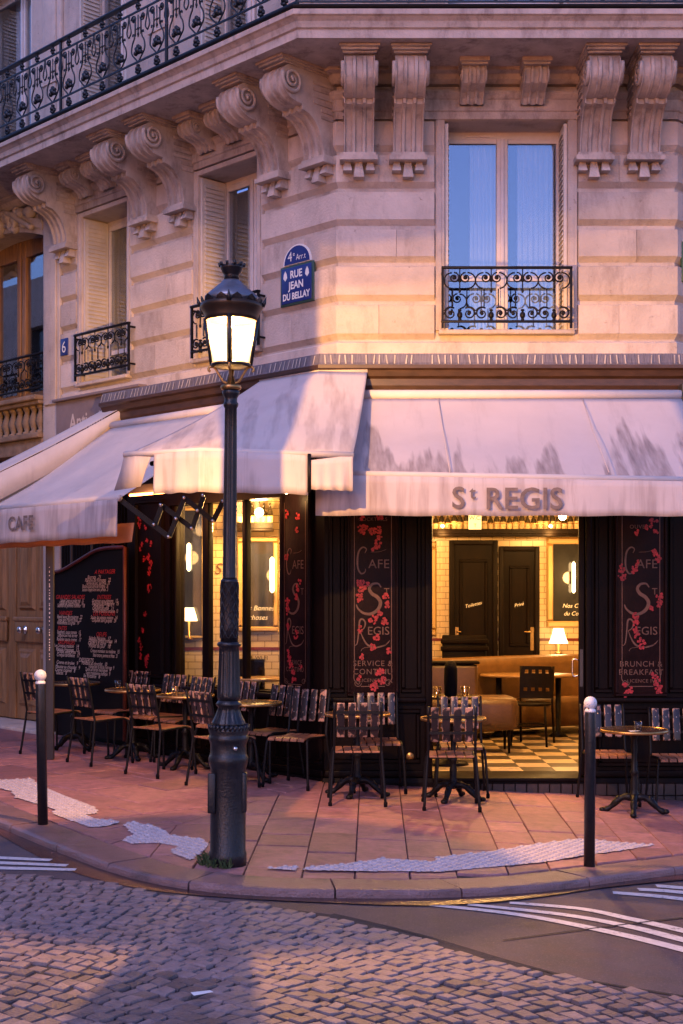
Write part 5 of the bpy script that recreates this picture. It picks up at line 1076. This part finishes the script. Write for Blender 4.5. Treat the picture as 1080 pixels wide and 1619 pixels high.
def lantern_beam(ld):      # the reflector under the hood throws most light level, little straight down
    ld.use_nodes = True; n = ld.node_tree.nodes; l = ld.node_tree.links; em = n['Emission']
    tc = n.new('ShaderNodeTexCoord'); sp = n.new('ShaderNodeSeparateXYZ'); cr = n.new('ShaderNodeValToRGB'); mr = n.new('ShaderNodeMapRange')
    mr.inputs[1].default_value = -1; mr.inputs[2].default_value = 1; l.new(tc.outputs['Normal'], sp.inputs[0]); l.new(sp.outputs[2], mr.inputs[0]); l.new(mr.outputs[0], cr.inputs[0])
    e = cr.color_ramp.elements; e[0].position = .1; e[0].color = (.46,) * 3 + (1,); e[1].position = .535; e[1].color = (1,) * 3 + (1,)
    for p, v in ((.27, .42), (.35, .27), (.44, .32), (.49, .58)): q = e.new(p); q.color = (v, v, v, 1)
    l.new(cr.outputs[0], em.inputs['Strength'])
lb = MB(); lb.ball((0, 0, 3.388), .016, 12, 1.0); part(lb, 'bulb', street_bulb, lamp, LM)
for zz in (3.341, 3.349, 3.357, 3.365):
    ld = bpy.data.lights.new('street_lamp_light', 'POINT'); ld.energy = 74; ld.color = (1, .50, .13); ld.shadow_soft_size = .002; lantern_beam(ld); link('street_lamp_light', ld, lamp, LM @ T(0, 0, zz))

# ================================================================== BOLLARDS, SIGNS
white_chip = mat('chipped_white_paint', (.70, .66, .66), .4, var=.1, spots=((.05, .04, .04), 18, .62, .64, (1, 1, 1)))
for (x, y), lab, tilt in (((-2.152, 9.8), 'slim dark bollard with chipped white ball before the chair beside the menu board', -1.0), ((1.64, 9.0), 'slim dark bollard with white ball in front of the cafe doorway', .4)):
    M = T(x, y, gz(x)) @ Matrix.Rotation(radians(tilt), 4, 'Y'); b = thing('bollard', lab, 'bollard', M, 'bollards along the kerb'); mb = MB(); mb.lathe([(.037, -.02), (.036, .9), (.035, 1.01), (.028, 1.03)], 16); part(mb, 'post', iron_lamp, b, M)
    mb = MB(); mb.lathe([(.035, 1.015), (.037, 1.02), (.035, 1.03), (.026, 1.04)], 16); mb.ball((0, 0, 1.075), .044, 18); part(mb, 'ball', white_chip, b, M)
ss = thing('street_sign', 'blue enamel street sign reading RUE JEAN DU BELLAY with arched top', 'street sign', FL @ T(-.51, -.05, 4.48))
mb = MB(); mb.rbox(-.744, -.276, -.062, -.03, 4.48, 4.865, .008); part(mb, 'border', green_enamel, ss, FL); mb = MB(); mb.rbox(-.722, -.298, -.068, -.06, 4.502, 4.843, .004); pl_ = part(mb, 'plate', blue_enamel, ss, FL)
for t_, z, sz in (('RUE', 4.74, .10), ('JEAN', 4.635, .10), ('DU BELLAY', 4.535, .088)): text(t_, sz, letter_white, pl_, FL @ T(-.51, -.0695, z), sx=.86 if len(t_) > 5 else .95, off=.003)
for u in (-.665, -.355): mb = MB(); mb.prism([(u, 4.72), (u + .028, 4.75), (u + .02, 4.79), (u, 4.82), (u - .02, 4.79), (u - .028, 4.75)], -.0695, -.069); part(mb, 'emblem', letter_white, pl_, FL)
for (a, m_, off) in ((.20, white_enamel, 0), (.178, blue_enamel, .005)):
    mb = MB(); mb.prism([(-.51 + a * cos(pi * i / 16), 4.872 + off + (a * .93) * sin(pi * i / 16)) for i in range(17)], -.055 - off, -.034); part(mb, 'arched_plate', m_, ss, FL)
text('4', .13, letter_white, ss, FL @ T(-.605, -.0625, 4.905)); text('e', .06, letter_white, ss, FL @ T(-.55, -.0625, 4.95)); text('Arr.t', .08, letter_white, ss, FL @ T(-.45, -.0625, 4.905), sx=.85)
s2 = thing('street_sign', 'narrow blue street sign on the right hand wall', 'street sign', FR @ T(.25, -.05, 4.5)); mb = MB(); mb.rbox(.05, .5, -.062, -.03, 4.62, 5.0, .008); part(mb, 'border', green_enamel, s2, FR); mb = MB(); mb.rbox(.07, .48, -.068, -.06, 4.64, 4.98, .004); part(mb, 'plate', blue_enamel, s2, FR)
n6 = thing('house_number', 'small blue house number 6 beside the left window', 'sign', FL @ T(-4.56, -.05, 4.5)); mb = MB(); mb.rbox(-4.635, -4.485, -.06, -.034, 4.50, 4.70, .006); part(mb, 'plate', blue_enamel, n6, FL); text('6', .19, letter_white, n6, FL @ T(-4.56, -.0615, 4.535))
# menu board
bd = thing('menu_board', 'tall black chalk menu board with curved red frame', 'menu board', FL @ T(-3.5, -.42, gz(-2.6)))
top = [(a[0], a[2]) for a in smooth_path([(-4.24, 0, 1.95), (-4.0, 0, 1.97), (-3.7, 0, 2.06), (-3.35, 0, 2.17), (-3.1, 0, 2.2), (-2.78, 0, 2.2)], 5)]
mb = MB(); mb.prism([(-4.24, .15), (-2.78, .15)] + top[::-1], -.44, -.40); part(mb, 'board', mat('black_board', (.005, .004, .005), .6, var=.3, spec=.15), bd, FL)
fr = MB(); fr.tube([(-4.24, -.45, .15)] + [(u, -.45, z) for u, z in top] + [(-2.78, -.45, .15)], .022, 8); part(fr, 'frame', mat('red_brown_frame', (.10, .022, .014), .4, var=.3), bd, FL)
def mz(zy): return 1.7 + (80 - zy / 7.357) * .00693
def mu(zx): return -4.30 + (zx / 7.357) * .01228
LN = [('A PARTAGER', 680, 330, 1), ('Burrata   21', 560, 385, 0), ('Planche de fromages   22', 600, 420, 0), ('Terrine de porc, pain grille   18', 600, 455, 0), ('Planche de charcuterie des montagnes   24', 570, 490, 0), ('Saucisson d Espagne bonne saveur, parmesan   21', 570, 528, 0),
      ('GRANDES SALADES', 275, 620, 1), ('Salade Cesar au poulet roti   17', 300, 658, 0), ('Salade de chevre chaud   16', 290, 690, 0), ('Saumon et pomme d amour   18', 285, 718, 0), ('ENTREES', 670, 620, 1), ('Gratinee aux oignons   12', 680, 658, 0), ('Escargots de Bourgogne   15', 685, 690, 0), ('Foie gras   18', 640, 715, 0), ('Oeufs cocotte   11', 660, 745, 0), ('Terrine de maison a l ancienne   13', 685, 775, 0),
      ('VIANDES', 220, 810, 1), ('Boeuf sauce Bourguignon   22', 270, 850, 0), ('Steak garni Maitre d hotel   23', 270, 888, 0), ('Andouillette a la grise   19', 250, 922, 0), ('LES POISSONS', 670, 808, 1), ('Soupe de poisson maison   14', 670, 850, 0), ('Coquilles saint Jacques   24', 670, 884, 0),
      ('PATES', 180, 990, 1), ('Spaghetti, sauce tomate   15', 260, 1032, 0), ('Linguine aux fruits de mer   19', 265, 1070, 0), ('Ravioles sauce creme   17', 260, 1118, 0), ('OEUFS', 640, 1048, 1), ('Salade Nicoise   17', 620, 1090, 0), ('Omelette jambon fromage   14', 655, 1118, 0), ('Oeufs a la carte   12', 620, 1148, 0), ('Poulet du jour   18', 620, 1180, 0),
      ('FROMAGES', 230, 1160, 1), ('Le Croque maison   14', 230, 1196, 0), ('Plateau Fromage   13', 240, 1240, 0), ('Croque, salade, frites   16', 255, 1265, 0), ('Croque tartiflette   17', 250, 1305, 0), ('Croque monsieur ou madame   15', 680, 1235, 0), ('Steak tartare, pommes et frites   21', 685, 1285, 0),
      ('DESSERTS', 465, 1355, 2), ('Creme et brulee   9', 240, 1395, 0), ('Mousse au chocolat   9', 245, 1445, 0), ('Creme caramel   8', 215, 1485, 0), ('Glaces   8', 170, 1520, 0), ('Fondant au chocolat   10', 560, 1385, 0), ('Fromage blanc du marche, fruit rouge   9', 640, 1420, 0), ('Tarte au citron meringuee   9', 600, 1455, 0), ('Tarte tropezienne classique   9', 600, 1495, 0), ('Ile flottante   8', 530, 1532, 0)]
for t_, zx, zy, c in LN: text(t_, .058 if c == 0 else .066, (letter_w, letter_red, letter_w)[c], bd, FL @ T(mu(zx), -.4425, mz(zy) - .02), name='lettering', shear=.3, sx=min(.92, .60 / (.030 * len(t_))) if c == 0 else 1.0)
pg = thing('sign_post', 'slim dark grey upright post with tiny white marks beside the menu board', 'post', T(-2.90, 13.55, gz(-2.9))); mb = MB(); mb.rbox(-2.945, -2.865, 13.53, 13.58, gz(-2.9), 2.33, .006); part(mb, 'column', dark_grey, pg)
mb = MB(); z = 1.05
while z < 1.98: mb.box(-2.909 , -2.901 + random.uniform(-.002, .002), 13.526, 13.529, z, z + random.uniform(.006, .02)); z += random.uniform(.022, .05)
part(mb, 'small_marks', letter_w, pg, kind='stuff')

# ================================================================== CHAIRS AND TABLES
def chair_spec():
    sp = []
    for sx_ in (-1, 1):
        mb = MB(); mb.tube(smooth_path([(sx_ * .225, .225, 0), (sx_ * .205, .20, .34), (sx_ * .19, .165, .43), (sx_ * .185, .05, .437), (sx_ * .185, -.17, .425)], 4), .0115, 7); sp.append(('leg', mb.mesh('leg', iron), I4, None))
        mb = MB(); mb.tube(smooth_path([(sx_ * .225, -.245, 0), (sx_ * .198, -.19, .40), (sx_ * .19, -.195, .50), (sx_ * .19, -.265, .85)], 4), .0115, 7); sp.append(('leg', mb.mesh('leg', iron), I4, None))
        for y in (.225, -.245): mb = MB(); mb.lathe([(.015, 0), (.016, .035), (.012, .045)], 8, c=(sx_ * .224, y * .995, 0)); sp.append(('rubber_foot', mb.mesh('rubber_foot', rubber), I4, len(sp) - 1 if y < 0 else len(sp) - 2))
    for z in (.635, .765): y = -.195 - (z - .5) * .2; mb = MB(); mb.box(-.19, .19, y - .004, y + .004, z - .011, z + .011); sp.append(('back_rail', mb.mesh('back_rail', iron), I4, None))
    for y, z in ((.14, .435), (-.15, .425)): mb = MB(); mb.box(-.185, .185, y - .012, y + .012, z - .004, z + .004); sp.append(('seat_rail', mb.mesh('seat_rail', iron), I4, None))
    bs_ = MB(); bs_.rbox(-.032, .032, -.009, .009, -.145, .145, .008); bsm = bs_.mesh('back_slat', slat_m)
    rv = MB()
    for z in (-.065, .066):
        rv.ball((0, .010, z), .006, 6); rv.ball((0, -.010, z), .006, 6)
    rvm = rv.mesh('rivet', chrome)
    for k in range(4):
        x = -.138 + k * .092; M = T(x, -.232, .70) @ RX(radians(11.3)) @ T(0, .012, 0); sp.append(('back_slat', bsm, M, None)); sp.append(('rivet', rvm, M, len(sp) - 1))
    ss_ = MB(); P = smooth_path([(0, .215, .432), (0, .185, .447), (0, .08, .446), (0, -.08, .438), (0, -.19, .448)], 3); rows = []
    for p in P: rows.append([(-.031, p[1], p[2]), (.031, p[1], p[2])])
    for p in P[::-1]: rows.append([(-.031, p[1], p[2] - .014), (.031, p[1], p[2] - .014)])
    rows.append(rows[0]); ss_.grid(rows, False); n = len(rows) - 1
    ss_.add([r_[0] for r_ in rows[:-1]], [tuple(range(n))]); ss_.add([r_[1] for r_ in rows[:-1]], [tuple(range(n))[::-1]]); ssm = ss_.mesh('seat_slat', seat_m)
    for k in range(5): sp.append(('seat_slat', ssm, T(-.148 + k * .074), None))
    return sp
CH = chair_spec()
def put_chair(x, y, a, lab, grp='slatted terrace chairs'):
    r_ = thing('terrace_chair', lab, 'chair', T(x, y, gz(x)) @ RZ(a), grp); inst(r_, CH); return r_
def table_spec():
    sp = []; mb = MB(); mb.lathe([(.001, -.022), (.27, -.022), (.277, -.004), (.27, .0), (.001, .001)], 40, c=(0, 0, .705)); sp.append(('table_top', mb.mesh('table_top', top_m), I4, None))
    mb = MB(); mb.lathe([(.272, -.024), (.281, -.022), (.284, -.010), (.281, .0015), (.272, .002), (.272, -.024)], 40, c=(0, 0, .705)); sp.append(('rim', mb.mesh('rim', brass), I4, 0))
    mb = MB(); mb.lathe([(.035, .10), (.05, .13), (.036, .17), (.028, .20), (.032, .26), (.024, .30), (.027, .33), (.038, .345), (.024, .365), (.022, .48), (.028, .56), (.022, .62), (.04, .66), (.09, .675), (.09, .684)], 18); sp.append(('column', mb.mesh('column', iron), I4, None))
    mb = MB(); P = smooth_path([(.02, 0, .13), (.08, 0, .135), (.14, 0, .10), (.19, 0, .05), (.235, 0, .022), (.265, 0, .02)], 4); n = len(P); mb.tube(P, [.030 + .004 * sin(i * .9) - .010 * i / n for i in range(n)], 8); mb.ball((.262, 0, .022), .028, 8, .75); mb.ball((.13, 0, .118), .026, 8); ft_ = mb.mesh('foot', iron)
    for k in range(4): sp.append(('foot', ft_, RZ(pi / 4 + k * pi / 2 + .2), None))
    return sp
TB = table_spec()
def put_table(x, y, lab, rz=0): r_ = thing('terrace_table', lab, 'table', T(x, y, gz(x)) @ RZ(rz), 'round terrace tables'); inst(r_, TB); return r_
TL = [(-3.28, 'round terrace table in front of the menu board'), (-2.2, 'round terrace table before the flower painted pier'), (-1.34, 'round terrace table before the tall narrow mirror window'), (-.36, 'round terrace table beside the street lamp before the lit window')]
for u, lab in TL: p = Lw(u, -.76); put_table(p.x, p.y, lab, u)
put_table(.136, 11.62, 'round terrace table in front of the painted panel left of the doorway', .3); put_table(.955, 11.62, 'round terrace table in front of the cafe doorway', .2); put_table(2.46, 11.43, 'round terrace table with a tumbler before the right hand panel', .35)
for u, d, da, lab in ((-2.98, -1.2, .1, 'slatted chair with its back to the street at the menu board table'), (-2.12, -1.2, -.05, 'slatted chair with its back to the street at the flower painted pier'), (-1.1, -1.22, .08, 'slatted chair with its back to the street before the narrow mirror'), (-.12, -1.28, -.1, 'slatted chair with its back to the street just behind the street lamp')):
    p = Lw(u, d); put_chair(p.x, p.y, -AL + da, lab)
for u, d, da, lab in ((-2.72, -.56, 0, 'slatted chair against the pier next to the menu board'), (-2.05, -.57, .06, 'worn slatted chair under the left end of the lit window'), (-1.62, -.58, -.05, 'slatted chair under the first window post'), (-.95, -.58, .05, 'slatted chair under the second window post behind the lamp'), (-.30, -.60, .1, 'pink worn slatted chair under the right end of the lit window'), (.20, -.70, .34, 'worn slatted chair in front of the narrow corner panel')):
    p = Lw(u, d); put_chair(p.x, p.y, -AL + pi + da, lab)
put_chair(.125, 11.22, .03, 'slatted chair seen from behind at the table left of the doorway'); put_chair(.32, 11.97, pi + .05, 'slatted chair against the painted panel left of the doorway')
put_chair(.90, 11.2, -.04, 'slatted chair seen from behind at the doorway table'); put_chair(1.05, 11.98, pi - .04, 'slatted chair with its back to the cafe doorway')
put_chair(2.34, 11.93, pi + .02, 'slatted chair beside the door jamb under the right hand panel'); put_chair(2.94, 11.93, pi - .03, 'slatted chair under the right hand panel away from the door')
def put_glass(x, y, z, lab, s_=1.0):
    mb = MB(); mb.lathe([(.026 * s_, 0), (.034 * s_, .075 * s_), (.0325 * s_, .075 * s_), (.025 * s_, .008), (.001, .008)], 14); tag(part(mb, 'tumbler', tumbler, None, T(x, y, z)), lab, 'glass')
zt = lambda x: gz(x) + .7065
put_glass(2.47, 11.33, zt(2.46), 'clear tumbler on the table before the right hand panel'); put_glass(.93, 13.2, .711, 'clear tumbler left of the dark vase inside the doorway', 1.3); put_glass(1.2, 13.2, .711, 'clear tumbler right of the dark vase inside the doorway', 1.3)
for u, lab in ((-2.4, 'tumbler on the table before the flower painted pier'), (-1.45, 'tumbler on the table before the narrow mirror window')): p = Lw(u, -.80); put_glass(p.x, p.y, zt(p.x), lab)
for x, y, z, a, lab in ((2.42, 11.25, zt(2.46) + .001, .4, 'small white slip of paper on the table with the tumbler'), (-.60, 5.85, gz(-.6) - .020, .5, 'small white scrap of paper lying on the cobbles')):
    mb = MB(); mb.add([(-.045, -.018, 0), (.045, -.018, .003), (.045, .018, .001), (-.045, .018, .004)], [(0, 1, 2, 3)]); o = part(mb, 'paper_scrap', paper, None, T(x, y, z) @ RZ(a)); o.modifiers.new('s', 'SOLIDIFY').thickness = .001; tag(o, lab, 'paper')
# weeds at the foot of the lamp
wd_ = MB()
for k in range(170):
    a = random.uniform(2.2, 4.9); r_ = random.uniform(.105, .17); x, y = LX + r_ * cos(a), LY + r_ * sin(a); h = random.uniform(.02, .075); l_ = random.uniform(-.04, .04); m_ = random.uniform(-.04, .04); b = random.uniform(0, 6)
    wd_.add([(x - .004 * cos(b), y - .004 * sin(b), gz(x) - .01), (x + .004 * cos(b), y + .004 * sin(b), gz(x) - .01), (x + l_ * .5, y + m_ * .5, gz(x) + h * .7), (x + l_, y + m_, gz(x) + h)], [(0, 1, 2), (0, 2, 3)])
tag(part(wd_, 'weeds', grass_m, None, kind='stuff'), 'tuft of green weeds at the foot of the street lamp', 'weeds')

# wet gutter along the kerb
mb = MB(); rr = []
for i in range(len(K)):
    p, nn = K[i], knorm(i)
    if abs(p.x) < 5: wv = .13 + .05 * sin(p.x * 3); rr.append([(p.x + nn.x * .02, p.y + nn.y * .02, -.0495 + gz(p.x)), (p.x - nn.x * wv, p.y - nn.y * wv, -.0500 + gz(p.x))])
mb.grid(rr); part(mb, 'wet_gutter', mat('wet_gutter_dirt', (.075, .032, .028), .22, var=.5, scale=7, bump=.3, bscale=60, rvar=.12), road)

# house across the left street: it only shows as the dark reflection in the side windows
ob = thing('opposite_house', 'stone house across the left street reflected in the side windows', 'building', FL @ T(-9, -13, 0))
ops = [(-44 + i * 2.6, -42.8 + i * 2.6, z, z + 2.0) for i in range(17) for z in (1.2, 4.6, 8.0)]
part(wall_open(-46, 2, -.5, 11.5, ops, -13, -13.5), 'wall', stone, ob, FL)
for o in ops: mb = MB(); mb.box(o[0], o[1], -13.36, -13.3, o[2], o[3]); part(mb, 'window', mirror_m, ob, FL)
mb = MB(); mb.box(-46, 2, -22, -13.5, 11, 11.5); part(mb, 'roof', lead, ob, FL)
